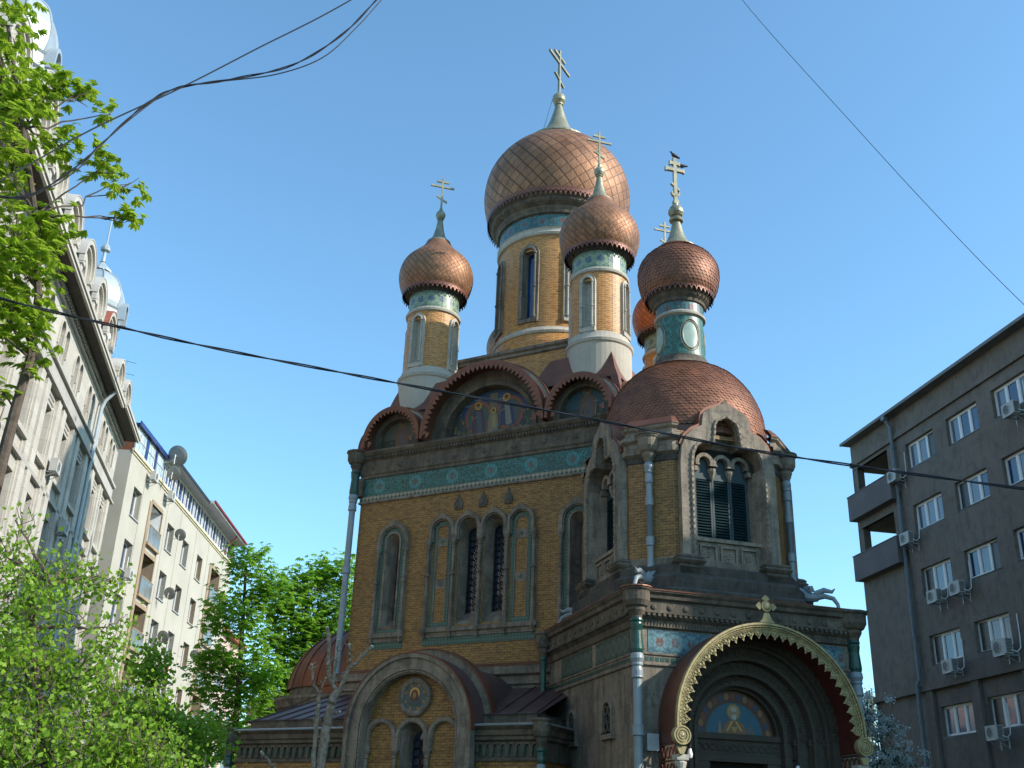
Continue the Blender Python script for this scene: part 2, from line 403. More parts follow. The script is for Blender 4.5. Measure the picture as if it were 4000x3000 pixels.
        v = [p for q in rings for p in q]
        return s.add(v, [(i * n + j, i * n + (j + 1) % n, (i + 1) * n + (j + 1) % n, (i + 1) * n + j) for i in range(len(dense) - 1) for j in range(n)], None, mi)
    def ball(s, c, r, n=12, mi=0, sx=1, sy=1, sz=1, col=(1, 1, 1)):
        m = n // 2 + 1; v = []; fs = []
        for i in range(m + 1):
            ph = PI * i / m
            for j in range(n): v.append((c[0] + r * sx * sin(ph) * cos(2 * PI * j / n), c[1] + r * sy * sin(ph) * sin(2 * PI * j / n), c[2] - r * sz * cos(ph)))
        for i in range(m):
            for j in range(n): fs.append((i * n + j, i * n + (j + 1) % n, (i + 1) * n + (j + 1) % n, (i + 1) * n + j))
        return s.add(v, fs, None, mi, col)
    def holes(s, outer, hs, y, depth=0., mi=0, rmi=None, flip=False):
        """wall polygon (x,z) with holes at plane y; each hole gets reveals of the given depth"""
        loops = [[Vector((x, z, 0)) for x, z in outer]] + [[Vector((x, z, 0)) for x, z in h] for h in hs]
        flatp = [p for l in loops for p in l]; tr = tessellate_polygon(loops)
        v = [(p.x, y, p.y) for p in flatp]; fs = []
        for a, b, c in tr:
            A, B, C = flatp[a], flatp[b], flatp[c]
            cr = (B.x - A.x) * (C.y - A.y) - (B.y - A.y) * (C.x - A.x)
            if abs(cr) < 1e-9: continue
            fs.append((a, b, c) if cr > 0 else (a, c, b))
        s.add(v, fs, None, mi)
        for h in hs:
            if depth:
                n = len(h)
                s.add([(x, y, z) for x, z in h] + [(x, y + depth, z) for x, z in h], [(i, (i + 1) % n, n + (i + 1) % n, n + i) for i in range(n)], None, mi if rmi is None else rmi)
        return s
    def grid_wall(s, x0, x1, z0, z1, rects, y=0., depth=.25, mi=0, rmi=None, bmi=None):
        xs = sorted({x0, x1, *[r[0] for r in rects], *[r[1] for r in rects]}); zs = sorted({z0, z1, *[r[2] for r in rects], *[r[3] for r in rects]})
        xs = [x for x in xs if x0 <= x <= x1]; zs = [z for z in zs if z0 <= z <= z1]
        for a, b in zip(xs, xs[1:]):
            for c, d in zip(zs, zs[1:]):
                mx, mz = (a + b) / 2, (c + d) / 2
                if not any(r[0] < mx < r[1] and r[2] < mz < r[3] for r in rects):
                    s.add([(a, y, c), (b, y, c), (b, y, d), (a, y, d)], [(0, 1, 2, 3)], None, mi)
        for r in rects:
            a, b, c, d = r[:4]; q = y + depth; k = mi if rmi is None else rmi
            s.add([(a, y, c), (b, y, c), (b, y, d), (a, y, d), (a, q, c), (b, q, c), (b, q, d), (a, q, d)],
                  [(0, 4, 5, 1), (1, 5, 6, 2), (2, 6, 7, 3), (3, 7, 4, 0)], None, k)
            if bmi is not None: s.add([(a, q, c), (b, q, c), (b, q, d), (a, q, d)], [(0, 1, 2, 3)], None, bmi)
        return s
    def build(s, name, mats, parent=None, loc=None, smooth=35):
        me = bpy.data.meshes.new(name); M = s.M
        ident = M == I4
        me.from_pydata([tuple(p) if ident else tuple(M @ Vector(p)) for p in s.v], [], s.f)
        ul = me.uv_layers.new(name='UVMap'); fl = [c for f in s.uv for q in f for c in q]
        ul.data.foreach_set('uv', fl)
        if any(c != (1, 1, 1) for c in s.col):
            ca = me.color_attributes.new('Col', 'FLOAT_COLOR', 'CORNER'); b = []
            for f, c in zip(s.f, s.col): b += [*c, 1.] * len(f)
            ca.data.foreach_set('color', b)
        if not isinstance(mats, (list, tuple)): mats = [mats]
        for m in mats: me.materials.append(MT[m] if isinstance(m, str) else m)
        me.polygons.foreach_set('material_index', s.mi)
        if smooth:
            me.polygons.foreach_set('use_smooth', [True] * len(s.f)); me.update(); me.set_sharp_from_angle(angle=R_(smooth))
        me.update()
        o = bpy.data.objects.new(name, me); COL.objects.link(o)
        if parent: o.parent = parent
        if loc: o.location = loc
        return o

def thing(name, label, cat, M=None, group=None):
    o = bpy.data.objects.new(name, None); COL.objects.link(o); o.empty_display_size = .3
    if M is not None: o.matrix_world = M
    o['label'] = label; o['category'] = cat
    if group: o['group'] = group
    return o
def tag(o, label, cat, group=None):
    o['label'] = label; o['category'] = cat
    if group: o['group'] = group
    return o
def copy_tree(o, parent=None, loc=None):
    c = o.copy(); COL.objects.link(c)
    if parent: c.parent = parent
    if loc is not None: c.location = loc
    for ch in KIDS.get(o.name, []):
        copy_tree(ch, c)
        KIDS.setdefault(c.name, []).append(ch)
    return c
KIDS = {}
def kid(o, ch): KIDS.setdefault(o.name, []).append(ch); return ch

def arc(cx, cz, r, n=20, a0=PI, a1=0., leg=None, tip=0., rz=None):
    """arch path from left foot over the top to right foot"""
    rz = rz or r; P = []
    for i in range(n + 1):
        a = a0 + (a1 - a0) * i / n; t = max(0, 1 - abs(a - PI / 2) / .42)
        P.append((cx + r * cos(a), cz + rz * sin(a) + tip * t * t))
    if leg is not None: P = [(cx - r, leg)] + P + [(cx + r, leg)]
    return P
def ellipse(cx, cz, rx, rz, n=28): return [(cx + rx * cos(2 * PI * i / n), cz + rz * sin(2 * PI * i / n)) for i in range(n)]
def smooth_prof(pts, k=4):
    out = []; P = [pts[0]] + list(pts) + [pts[-1]]
    for i in range(1, len(P) - 2):
        for j in range(k):
            t = j / k; r = []
            for d in (0, 1):
                a, b, c, e = P[i - 1][d], P[i][d], P[i + 1][d], P[i + 2][d]
                r.append(.5 * (2 * b + (c - a) * t + (2 * a - 5 * b + 4 * c - e) * t * t + (3 * b - a - 3 * c + e) * t ** 3))
            out.append(tuple(r))
    out.append(pts[-1]); return out
# ------------------------------------------------------------------ ground
g = MB(); g.add([(-900, -900, 0), (900, -900, 0), (900, 900, 0), (-900, 900, 0)], [(0, 1, 2, 3)])
o = g.build('ground', 'lawn'); o['kind'] = 'structure'
g = MB(); g.add([(-7, -60, .004), (21, -60, .004), (10, 24, .004), (-8, 21, .004)], [(0, 1, 2, 3)])
o = g.build('street', 'ground'); o['kind'] = 'structure'

# ------------------------------------------------------------------ the church
CH = fr(1.624, 37.793, -29)
church = thing('orthodox_church', 'yellow brick Russian church with copper onion domes and green tile friezes', 'church', CH)
def face(k): return Matrix.Rotation(k * PI / 2, 4, 'Z')
PM = CH.inverted() @ fr(3.21, 25.80, 16)      # porch frame inside the church frame
SQ = lambda h, cx=0, cy=0: [(cx - h, cy - h), (cx + h, cy - h), (cx + h, cy + h), (cx - h, cy + h)]

def arch_win_holes():
    H = []
    for cx in (-3.45, 3.45): H.append(arc(cx, 10.97, .26, 12, leg=8.05))
    for cx in (-.49, .49): H.append(arc(cx, 11.13, .36, 12, leg=8.0))
    return H
# main cube walls
for k in range(4):
    w = MB(face(k))
    w.holes([(-5, 0), (5, 0), (5, 14.3), (-5, 14.3)], arch_win_holes(), -5, .0)
    wall = w.build('wall', ['brick'], church)
    # ledge at the lean-to roofs
    if k == 2: continue

def colonette(m, x, y, z0, z1, r=.055):
    pr = [(r * 1.7, z0 - .35), (r * .6, z0 - .42), (r * 1.1, z0 - .34), (r * 1.9, z0 - .2), (r * 1.9, z0 - .12), (r * 1.1, z0), (r, z0 + .03)]
    pr = [(0, z0 - .45), (r * .8, z0 - .40), (r * .8, z0 - .3), (r * 1.7, z0 - .2), (r * 1.7, z0 - .1), (r * 1.2, z0), (r * 1.2, z0 + .5), (r, z0 + .52)]
    zm = (z0 + z1) / 2 + .2
    pr += [(r, zm - .05), (r * 1.6, zm - .02), (r * 1.6, zm + .04), (r, zm + .07)]
    pr += [(r, z1 - .35), (r * 1.5, z1 - .32), (r * 1.1, z1 - .28), (r * 1.9, z1 - .16), (r * 1.9, z1 - .1), (r * 1.2, z1), (0, z1)]
    m.lathe(x, y, pr, 10)

for k in range(4):
    F = face(k)
    # single blind windows either side
    for cx in (-3.45, 3.45):
        s_ = MB(F)
        s_.strip(arc(cx, 10.97, .50, 18, leg=10.6), arc(cx, 10.97, .635, 18, leg=10.6, tip=.12), -5.13, -5.0)
        s_.strip(arc(cx, 10.97, .455, 18, leg=10.6), arc(cx, 10.97, .51, 18, leg=10.6), -5.08, -5.0)
        for sx in (-.555, .555): s_.box(cx + sx - .08, cx + sx + .08, -5.03, -5.001, 7.85, 10.6)
        s_.box(cx - .66, cx + .66, -5.12, -5.0, 7.72, 7.86); s_.box(cx - .62, cx + .62, -5.05, -5.0, 7.58, 7.72)
        for sx in (-.555, .555): colonette(s_, cx + sx, -5.09, 7.95, 10.75)
        win = s_.build('window', 'stone', church)
        t_ = MB(F); t_.strip(arc(cx, 10.97, .325, 16, leg=8.02), arc(cx, 10.97, .455, 16, leg=7.87), -5.018, -5.0)
        t_.box(cx - .455, cx + .455, -5.017, -5, 7.87, 8.0); t_.box(cx - .63, cx + .63, -5.02, -5, 7.36, 7.575)
        t_.build('tile_border', 'tborder', win)
        n_ = MB(F)
        n_.strip(arc(cx, 10.97, .26, 14, leg=8.02), arc(cx, 10.97, .325, 14, leg=8.02), -5.05, -5.0)
        # splayed niche with a slit
        A = arc(cx, 10.97, .26, 14, leg=8.05); B = arc(cx, 10.90, .085, 14, leg=8.35)
        nn = len(A); n_.add([(x, -5, z) for x, z in A] + [(x, -4.62, z) for x, z in B], [(i, i + 1, nn + i + 1, nn + i) for i in range(nn - 1)] + [(0, nn, 2 * nn - 1, nn - 1)])
        n_.build('niche', 'stone', win)
        d_ = MB(F); d_.flat(B, -4.60); d_.build('slit_pane', 'glassd', win)
    # group of four arches
    s_ = MB(F)
    for cx in (-1.48, -.49, .49, 1.48):
        s_.strip(arc(cx, 11.13, .385, 18, leg=10.75), arc(cx, 11.13, .487, 18, leg=10.75, tip=.11), -5.15, -5.0)
        s_.strip(arc(cx, 11.13, .34, 18, leg=10.75), arc(cx, 11.13, .39, 18, leg=10.75), -5.09, -5.0)
    for x in (-1.96, -.985, 0, .985, 1.96): colonette(s_, x, -5.1, 8.0, 10.85); s_.box(x - .07, x + .07, -5.04, -5.001, 7.9, 10.75)
    s_.box(-2.1, 2.1, -5.13, -5, 7.78, 7.92); s_.box(-2.03, 2.03, -5.06, -5, 7.62, 7.78)
    grp = s_.build('window', 'stone', church)
    t_ = MB(F)
    for cx in (-1.48, 1.48):
        t_.strip(arc(cx, 11.1, .235, 16, leg=8.12), arc(cx, 11.1, .345, 16, leg=7.93), -5.018, -5.0)
        t_.box(cx - .345, cx + .345, -5.017, -5, 7.93, 8.1)
    t_.box(-2.03, 2.03, -5.02, -5, 7.38, 7.615)
    t_.build('tile_border', 'tborder', grp)
    q_ = MB(F)
    for cx in (-1.48, 1.48):
        q_.strip(arc(cx, 11.1, .205, 16, leg=8.12), arc(cx, 11.1, .235, 16, leg=8.12), -5.03, -5.0)
        for z in (10.75, 9.35): q_.box(cx - .2, cx + .2, -5.016, -5, z - .15, z + .15)
    for cx in (-.49, .49):
        A = arc(cx, 11.13, .36, 14, leg=8.0); B = arc(cx, 11.0, .235, 14, leg=8.42); nn = len(A)
        q_.add([(x, -5, z) for x, z in A] + [(x, -4.55, z) for x, z in B], [(i, i + 1, nn + i + 1, nn + i) for i in range(nn - 1)] + [(0, nn, 2 * nn - 1, nn - 1)])
    q_.build('niche', 'stone', grp)
    for cx in (-1.48, 1.48):
        for z in (10.75, 9.35):
            c_ = MB(F); c_.box(cx - .03, cx + .03, -5.022, -5.016, z - .085, z + .085); c_.box(cx - .085, cx + .085, -5.0225, -5.016, z - .03, z + .03); c_.build('tile_cross', 'green', grp)
    g_ = MB(F); i_ = MB(F)
    for cx in (-.49, .49):
        g_.flat(arc(cx, 11.0, .235, 14, leg=8.42), -4.53)
        i_.strip(arc(cx, 11.0, .205, 12, leg=8.42), arc(cx, 11.0, .24, 12, leg=8.42), -4.60, -4.56)
        z = 8.6
        while z < 11.1:
            for dx in (-.105, .105):
                E_ = ellipse(cx + dx, z, .105, .12, 12)
                i_.tube([(x, -4.58, zz) for x, zz in E_ + [E_[0]]], .012, 4, cap=False)
            z += .21
    g_.build('glass_pane', 'glass', grp); i_.build('iron_grille', 'iron', grp)
    # palmette ornaments above
    for cx in (-.94, 0, .94):
        p_ = MB(F); p_.prism([(cx - .13, 11.8), (cx + .13, 11.8), (cx + .17, 11.98), (cx + .10, 12.12), (cx + .03, 12.24), (cx, 12.34), (cx - .03, 12.24), (cx - .10, 12.12), (cx - .17, 11.98)], -5.05, -5)
        for dx, dz, r in ((0, .12, .06), (-.07, .06, .05), (.07, .06, .05), (0, .25, .035)): p_.ball((cx + dx, -5.05, 11.84 + dz), r, 8, sy=.6)
        p_.build('carved_palmette', 'dirty', church)

# entablature, frieze, quatrefoil band round the cube
e = MB(); e.sweep(SQ(5), [(.0, 13.34), (.06, 13.36), (.06, 13.45), (.10, 13.50), (.10, 13.98), (.16, 14.02), (.16, 14.10), (.24, 14.16), (.30, 14.24), (.30, 14.32), (0, 14.40)])
for k in range(4):
    q = MB()
    for i in range(9):
        x = -4.5 + i * 1.125
        q.ball((x, -5.11, 13.74), .11, 10, sy=.35); q.ball((x, -5.14, 13.74), .05, 8, sy=.5)
    for i in range(84):
        x = -5.0 + i * .12; q.box(x, x + .065, -5.22, -5.14, 14.03, 14.11)
    Fk = face(k); e.add([tuple(Fk @ Vector(p)) for p in q.v], q.f)
e.build('cornice', 'dirty', church)
e = MB(); e.sweep(SQ(5), [(.0, 12.42), (.07, 12.44), (.07, 12.50), (.035, 12.52), (.035, 12.69)]); e.sweep(SQ(5), [(.036, 12.52), (.036, 12.69), (.0, 12.70)]); e.build('string_course', 'stone', church)
e = MB(); e.sweep(SQ(5.038), [(0, 12.525), (0, 12.685)]); e.build('quatrefoil_band', 'qband', church)
e = MB(); e.sweep(SQ(5.012), [(0, 12.69), (0, 13.35)]); e.build('majolica_frieze', 'frieze', church)
for sx in (-1, 1):
    for sy in (-1, 1): e = MB(); e.box(sx * 5.03 - .14, sx * 5.03 + .14, sy * 5.03 - .14, sy * 5.03 + .14, 12.7, 13.36); e.build('corner_block', 'dirty', church)
# base ledge of the upper wall
e = MB(); e.sweep(SQ(5), [(.0, 5.75), (.10, 5.78), (.10, 6.02), (.18, 6.06), (.18, 6.13), (.08, 6.17), (.08, 6.30), (.22, 6.36), (.22, 6.60), (.06, 6.66), (0, 6.67)]); e.build('base_ledge', 'stone', church)
e = MB(); e.sweep(SQ(5), [(.24, 6.60), (.24, 6.625), (.0, 6.72)]); e.build('flashing', 'copper', church)

# kokoshnik gables ---------------------------------------------------------
def teeth(m, cx, cz, r, y, n, L, a0=0., a1=PI, th=.02, leg=None):
    """scalloped pendant fringe along an arch, points inward"""
    for i in range(n):
        t0 = a0 + (a1 - a0) * i / n; t1 = a0 + (a1 - a0) * (i + 1) / n; tm = (t0 + t1) / 2
        P = [(r, t0), (r, t1), (r - L * .35, t1 - (t1 - t0) * .04), (r - L * .6, tm + (t1 - t0) * .28), (r - L, tm), (r - L * .6, tm - (t1 - t0) * .28), (r - L * .35, t0 + (t1 - t0) * .04)]
        m.prism([(cx + q * cos(t), cz + q * sin(t)) for q, t in P], y - th, y, back=True)
def figure(m, cx, z0, h, y, robe, robe2, skin=(.30, .17, .09), halo=(.62, .36, .05), lean=0.):
    w = h * .44
    m.flat([(cx - w * .55, z0), (cx + w * .6, z0), (cx + w * .5 + lean, z0 + h * .45), (cx + w * .42 + lean, z0 + h * .7), (cx + lean + w * .1, z0 + h * .78), (cx + lean - w * .1, z0 + h * .78), (cx - w * .42 + lean, z0 + h * .7), (cx - w * .5, z0 + h * .4)], y, col=robe)
    m.flat([(cx - w * .1, z0), (cx + w * .35, z0 + h * .02), (cx + w * .2 + lean, z0 + h * .7), (cx - w * .15 + lean, z0 + h * .68)], y - .004, col=robe2)
    m.flat(ellipse(cx + lean, z0 + h * .87, h * .125, h * .125, 18), y - .008, col=halo)
    m.flat(ellipse(cx + lean, z0 + h * .87, h * .098, h * .098, 18), y - .011, col=tuple(q * .55 for q in halo))
    m.flat(ellipse(cx + lean, z0 + h * .86, h * .058, h * .075, 14), y - .014, col=skin)
    m.flat([(cx + lean - h * .06, z0 + h * .86), (cx + lean + h * .06, z0 + h * .86), (cx + lean + h * .05, z0 + h * .93), (cx + lean, z0 + h * .955), (cx + lean - h * .05, z0 + h * .93)], y - .017, col=(.07, .035, .02))
    m.flat([(cx + lean - w * .5, z0 + h * .42), (cx + lean - w * .1, z0 + h * .5), (cx + lean + w * .05, z0 + h * .56), (cx + lean - w * .3, z0 + h * .5)], y - .008, col=skin)

def scene_big(m, R, zb, y):
    m.flat(arc(0, zb, R, 30), y, col=(.045, .06, .05))
    m.flat([(-R * .84, zb + R * .5)] + [p for p in arc(0, zb, R * .985, 30) if p[1] > zb + R * .58] + [(R * .82, zb + R * .52)], y - .004, col=(.02, .07, .17))
    for a, b, w in ((-1.0, 1.28, .5), (.35, 1.36, .5), (-.6, 1.45, .4), (.85, 1.1, .35)):
        m.flat(ellipse(a, zb + b, w * .6, .025, 10), y - .007, col=(.16, .26, .30))
    for cx, w in ((-.62, .52), (.62, .55)):
        m.flat(ellipse(cx, zb + .80, w, .62, 26), y - .008, col=(.32, .085, .03)); m.flat(ellipse(cx, zb + .80, w * .80, .50, 26), y - .011, col=(.06, .10, .09))
    m.flat([(-.20, zb + .7), (.16, zb + .7), (.14, zb + 1.62), (-.16, zb + 1.62)], y - .013, col=(.17, .14, .08))
    figure(m, -.58, zb + .22, 1.15, y - .016, (.09, .04, .06), (.07, .10, .12), halo=(.75, .42, .05), lean=-.05)
    figure(m, .55, zb + .35, 1.18, y - .016, (.03, .045, .12), (.25, .24, .2), halo=(.75, .42, .05), lean=-.06)
    figure(m, 0.0, zb + .18, .88, y - .035, (.24, .20, .12), (.36, .28, .12), halo=(.70, .45, .06))
    m.flat([(-.30, zb + .02), (.34, zb + .02), (.12, zb + .3), (-.1, zb + .3)], y - .055, col=(.22, .23, .26))
    m.flat([(-.05, zb), (.06, zb), (.06, zb + .32), (-.05, zb + .32)], y - .058, col=(.33, .17, .04))
    rnd = random.Random(3)
    for i in range(170):
        a = rnd.uniform(-R * .95, R * .95); b = rnd.uniform(.04, 1.05) if i % 2 else rnd.uniform(.04, .5)
        if a * a + b * b > R * R * .9: continue
        c = rnd.choice([(.16, .08, .12), (.10, .14, .05), (.30, .21, .06), (.07, .10, .06), (.04, .07, .12), (.20, .12, .05)])
        m.flat(ellipse(a, zb + b, rnd.uniform(.02, .06), rnd.uniform(.03, .09), 7), y - .0122 - .00002 * i, col=c)
def scene_small(m, cx, R, zb, y, kind):
    m.flat(arc(cx, zb, R, 22, leg=zb - .35), y, col=(.05, .055, .04))
    m.flat([(cx - R * .8, zb + R * .2)] + [p for p in arc(cx, zb, R * .97, 22) if p[1] > zb + R * .3] + [(cx + R * .8, zb + R * .25)], y - .004, col=(.03, .09, .11) if kind else (.11, .12, .09))
    figure(m, cx + .05, zb - .3, 1.0 * R / .72, y - .01, (.18, .09, .05), (.12, .10, .10), skin=(.26, .16, .08), halo=(.20, .17, .08))
    if kind: m.flat([(cx + .33, zb - .2), (cx + .36, zb - .2), (cx + .38, zb + .35), (cx + .46, zb + .35), (cx + .46, zb + .38), (cx + .38, zb + .38), (cx + .38, zb + .46), (cx + .35, zb + .46), (cx + .35, zb + .38), (cx + .28, zb + .38), (cx + .28, zb + .35), (cx + .35, zb + .35)], y - .03, col=(.32, .29, .2))
    rnd = random.Random(int(cx * 10) + 50)
    for i in range(22):
        a = rnd.uniform(-R * .8, R * .8); b = rnd.uniform(-.3, .1)
        m.flat(ellipse(cx + a, zb + b, .05, .05, 7), y - .008 - .0003 * i, col=rnd.choice([(.05, .08, .05), (.14, .12, .06), (.04, .06, .09)]))

YC = -5.5
for k in range(4):
    F = face(k)
    for cx, R, zb, nt in ((0, 2.38, 14.47, 37), (-3.62, 1.17, 14.60, 19), (3.62, 1.17, 14.60, 19)):
        ro = MB(F)
        outer = arc(cx, zb, R, 30, leg=14.36); inner = arc(cx, zb, R - .07, 30, leg=14.36)
        ro.strip(inner, outer, YC, -2.4 if R < 2 else -1.8)
        gab = ro.build('kokoshnik_gable', 'copper2', church)
        fa = MB(F); fa.strip(arc(cx, zb, R - .09, 30, leg=14.36), arc(cx, zb, R + .015, 30, leg=14.36), YC - .025, YC + .02)
        teeth(fa, cx, zb, R - .08, YC, nt, .24 if R > 2 else .20)
        for sx in (-1, 1):
            for j in range(1): fa.prism([(cx + sx * (R - .24), 14.36), (cx + sx * (R - .24), 14.58), (cx + sx * (R - .42), 14.5), (cx + sx * (R - .3), 14.36)][::1 if sx < 0 else -1], YC - .02, YC, back=True)
        fa.build('scalloped_fringe', 'copper2', gab)
        # projecting stone band on the back of the vault, seen from the side
        bb = MB(F); bb.strip(arc(cx, zb, R, 28, leg=14.36), arc(cx, zb, R + .13, 28, leg=14.36), -4.95, -4.62); bb.build('stone_rib', 'pale', gab)
        bc = MB(F); bc.strip(arc(cx, zb, R + .11, 28, leg=14.36), arc(cx, zb, R + .155, 28, leg=14.36), -5.0, -4.58); bc.build('rib_capping', 'copper2', gab)
        st = MB(F)
        st.strip(arc(cx, zb, R * .76, 26, leg=14.36), arc(cx, zb, R - .08, 26, leg=14.36), -4.88 if R > 2 else -5.04, -4.2)
        st.strip(arc(cx, zb, R * .72, 26, leg=14.36), arc(cx, zb, R * .78, 26, leg=14.36), -4.94 if R > 2 else -5.1, -4.3)
        for i in range(int(15 * R)):
            a = PI * (i + .5) / int(15 * R); st.ball((cx + R * .87 * cos(a), -4.88, zb + R * .87 * sin(a)), .04, 6, sy=.5)
        st.build('archivolt', 'dirty', gab)
        pa = MB(F)
        if R > 2: scene_big(pa, R * .735, 14.42, -4.56)
        else: scene_small(pa, cx, R * .735, 14.60, -4.84, cx > 0)
        pa.col = [tuple(q * .8 for q in c) for c in pa.col]; pa.build('mosaic', 'paint', gab)
    if True:
        pp = MB(F); pp.box(-5.02, 5.02, -4.8, -4.72, 14.3, 14.45); pp.build('parapet', 'dirty', church)
# copper corner hips (concave pyramids) under the turrets
for sx in (-1, 1):
    for sy in (-1, 1):
        h = MB(); c = (3.5 * sx, 3.5 * sy)
        lv = [(.94, 15.86), (.80, 16.25), (.70, 16.7), (.62, 17.0), (.3, 17.25), (.1, 17.5)]
        rings = []
        for f, z in lv:
            x0, x1 = c[0] - 2.4 * f, c[0] + 1.24 * f; y0, y1 = c[1] - 2.4 * f, c[1] + 1.24 * f
            if sx < 0: x0, x1 = c[0] - 1.24 * f, c[0] + 2.4 * f
            if sy < 0: y0, y1 = c[1] - 1.24 * f, c[1] + 2.4 * f
            rings.append([(x0, y0, z), (x1, y0, z), (x1, y1, z), (x0, y1, z)])
        for a, b in zip(rings, rings[1:]):
            for i in range(4): h.add([a[i], a[(i + 1) % 4], b[(i + 1) % 4], b[i]], [(0, 1, 2, 3)])
        for (a0, z0_), (a1_, z1_) in (((1.51, 14.35), (1.46, 14.9)), ((1.46, 14.9), (1.30, 15.4)), ((1.30, 15.4), (1.16, 15.88))):
            lo = [(c[0] + sx * p_, c[1] + sy * q_) for p_, q_ in ((1.05, a0), (a0, a0), (a0, 1.05))]; hi_ = [(c[0] + sx * p_, c[1] + sy * q_) for p_, q_ in ((.9, a1_), (a1_, a1_), (a1_, .9))]
            if z0_ < 15.3: lo[0] = (c[0] + sx * 1.27, lo[0][1]); lo[2] = (lo[2][0], c[1] + sy * 1.27)
            if z1_ < 15.5: hi_[0] = (c[0] + sx * 1.24, hi_[0][1]); hi_[2] = (hi_[2][0], c[1] + sy * 1.24)
            for i in range(2): h.add([(*lo[i], z0_), (*lo[i + 1], z0_), (*hi_[i + 1], z1_), (*hi_[i], z1_)], [(0, 1, 2, 3)])
        h.build('hip_roof', 'copper2', church, smooth=0)
h = MB(); h.add([(-4.3, -4.3, 14.6), (4.3, -4.3, 14.6), (4.3, 4.3, 14.6), (-4.3, 4.3, 14.6), (-2.9, -2.9, 16.2), (2.9, -2.9, 16.2), (2.9, 2.9, 16.2), (-2.9, 2.9, 16.2)], [(0, 1, 5, 4), (1, 2, 6, 5), (2, 3, 7, 6), (3, 0, 4, 7), (4, 5, 6, 7)])
h.build('roof', 'copper2', church, smooth=0)

# ---------------------------------------------------------------- domes
def fringe(m, cx, cy, r, z, n, L, th=.015):
    """pierced lambrequin hanging round a circle: a row of little pendants"""
    for i in range(n):
        t0 = 2 * PI * i / n; dt = 2 * PI / n; P = [(0, 0), (1, 0), (1, -.42), (.86, -.52), (.80, -.40), (.68, -.74), (.5, -1.), (.32, -.74), (.20, -.40), (.14, -.52), (0, -.42)]
        ho = [(.5, -.28), (.66, -.42), (.5, -.62), (.34, -.42)]
        for rr in (r, r - th):
            loops = [[Vector((a, b, 0)) for a, b in P], [Vector((a, b, 0)) for a, b in ho]]
            fl = loops[0] + loops[1]; tr = tessellate_polygon(loops)
            m.add([(cx + rr * cos(t0 + dt * p.x), cy + rr * sin(t0 + dt * p.x), z + L * p.y) for p in fl], [t for t in tr])
def cross(parent, M, h, arm, kind=0, w=.075, mat='tin'):
    """three-barred cross standing at the frame origin, arms along local x"""
    c = MB(M); t = w * .45
    c.box(-w / 2, w / 2, -t, t, 0, h)
    c.box(-arm * .5, arm * .5, -t * .99, t * .99, h * .69, h * .69 + w); c.box(-arm * .26, arm * .26, -t * .98, t * .98, h * .84, h * .84 + w)
    a = .24 * arm; z = h * .32
    c.prism([(-a, z + .11), (-a * .9, z + .17), (a, z - .08), (a * .9, z - .15)], -t * .97, t * .97, back=True)
    if kind:
        for b, z0 in ((arm * .5, h * .69), (arm * .26, h * .84)):
            for sx in (-1, 1): c.prism([(sx * (b - .03), z0 - .02), (sx * (b + .02), z0 - .03), (sx * (b + .02), z0 + w + .03), (sx * (b - .03), z0 + w + .02)][::sx], -t, t, back=True)
        c.strip(arc(0, h * .165, .09, 14, a0=PI * 1.05 + PI, a1=PI * .0 - .15 * PI + 0) if 0 else [(.11 * cos(q), h * .2 + .11 * sin(q)) for q in [PI * (.95 + i * 1.1 / 12) for i in range(13)]],
                [(.16 * cos(q), h * .185 + .16 * sin(q)) for q in [PI * (.95 + i * 1.1 / 12) for i in range(13)]], -t, t)
        c.box(-.085, .085, -.085, .085, -.12, .02)
    return c.build('cross', mat, parent)

def onion(parent, cx, cy, prof, n, N, mat, name='dome'):
    d = MB(); d.lathe(cx, cy, prof, n, N=N); return d.build(name, mat, parent, smooth=60)

def niche_window(parent, F, r, z0, z1, w, pane='pale', depth=.18, tint='pale'):
    """round-headed stone window surround on a drum; F's -y axis points outward"""
    m = MB(F); zs = z1 - w; y = -r
    m.strip(arc(0, zs, w * .60, 14, leg=z0 + .1), arc(0, zs, w, 14, leg=z0, tip=.05), y - .07, y + .22)
    m.box(-w * .98, w * .98, y - .10, y + .2, z0 - .03, z0 + .13)
    for sx in (-1, 1):
        m.tube([(sx * w * .66, y - .10, z0 + .12), (sx * w * .66, y - .10, zs)], w * .10, 8)
        for zz in (z0 + .2, (z0 + zs) / 2, zs): m.tube([(sx * w * .66, y - .10, zz - .03), (sx * w * .66, y - .10, zz + .03)], w * .17, 8)
    P = arc(0, zs, w * .66, 14); m.tube([(x, y - .10, z) for x, z in P], w * .10, 8)
    win = m.build('window', tint, parent)
    A = arc(0, zs, w * .60, 12, leg=z0 + .12); B = arc(0, zs - .03, w * .40, 12, leg=z0 + .18); nn = len(A)
    q = MB(F); q.add([(x, y - .0, z) for x, z in A] + [(x, y + depth, z) for x, z in B], [(i, i + 1, nn + i + 1, nn + i) for i in range(nn - 1)] + [(0, nn, 2 * nn - 1, nn - 1)])
    if pane != 'pale': q.build('reveal', tint, win); q = MB(F)
    q.flat(B, y + depth); q.build('glass_pane' if pane != 'pale' else 'niche', pane, win)

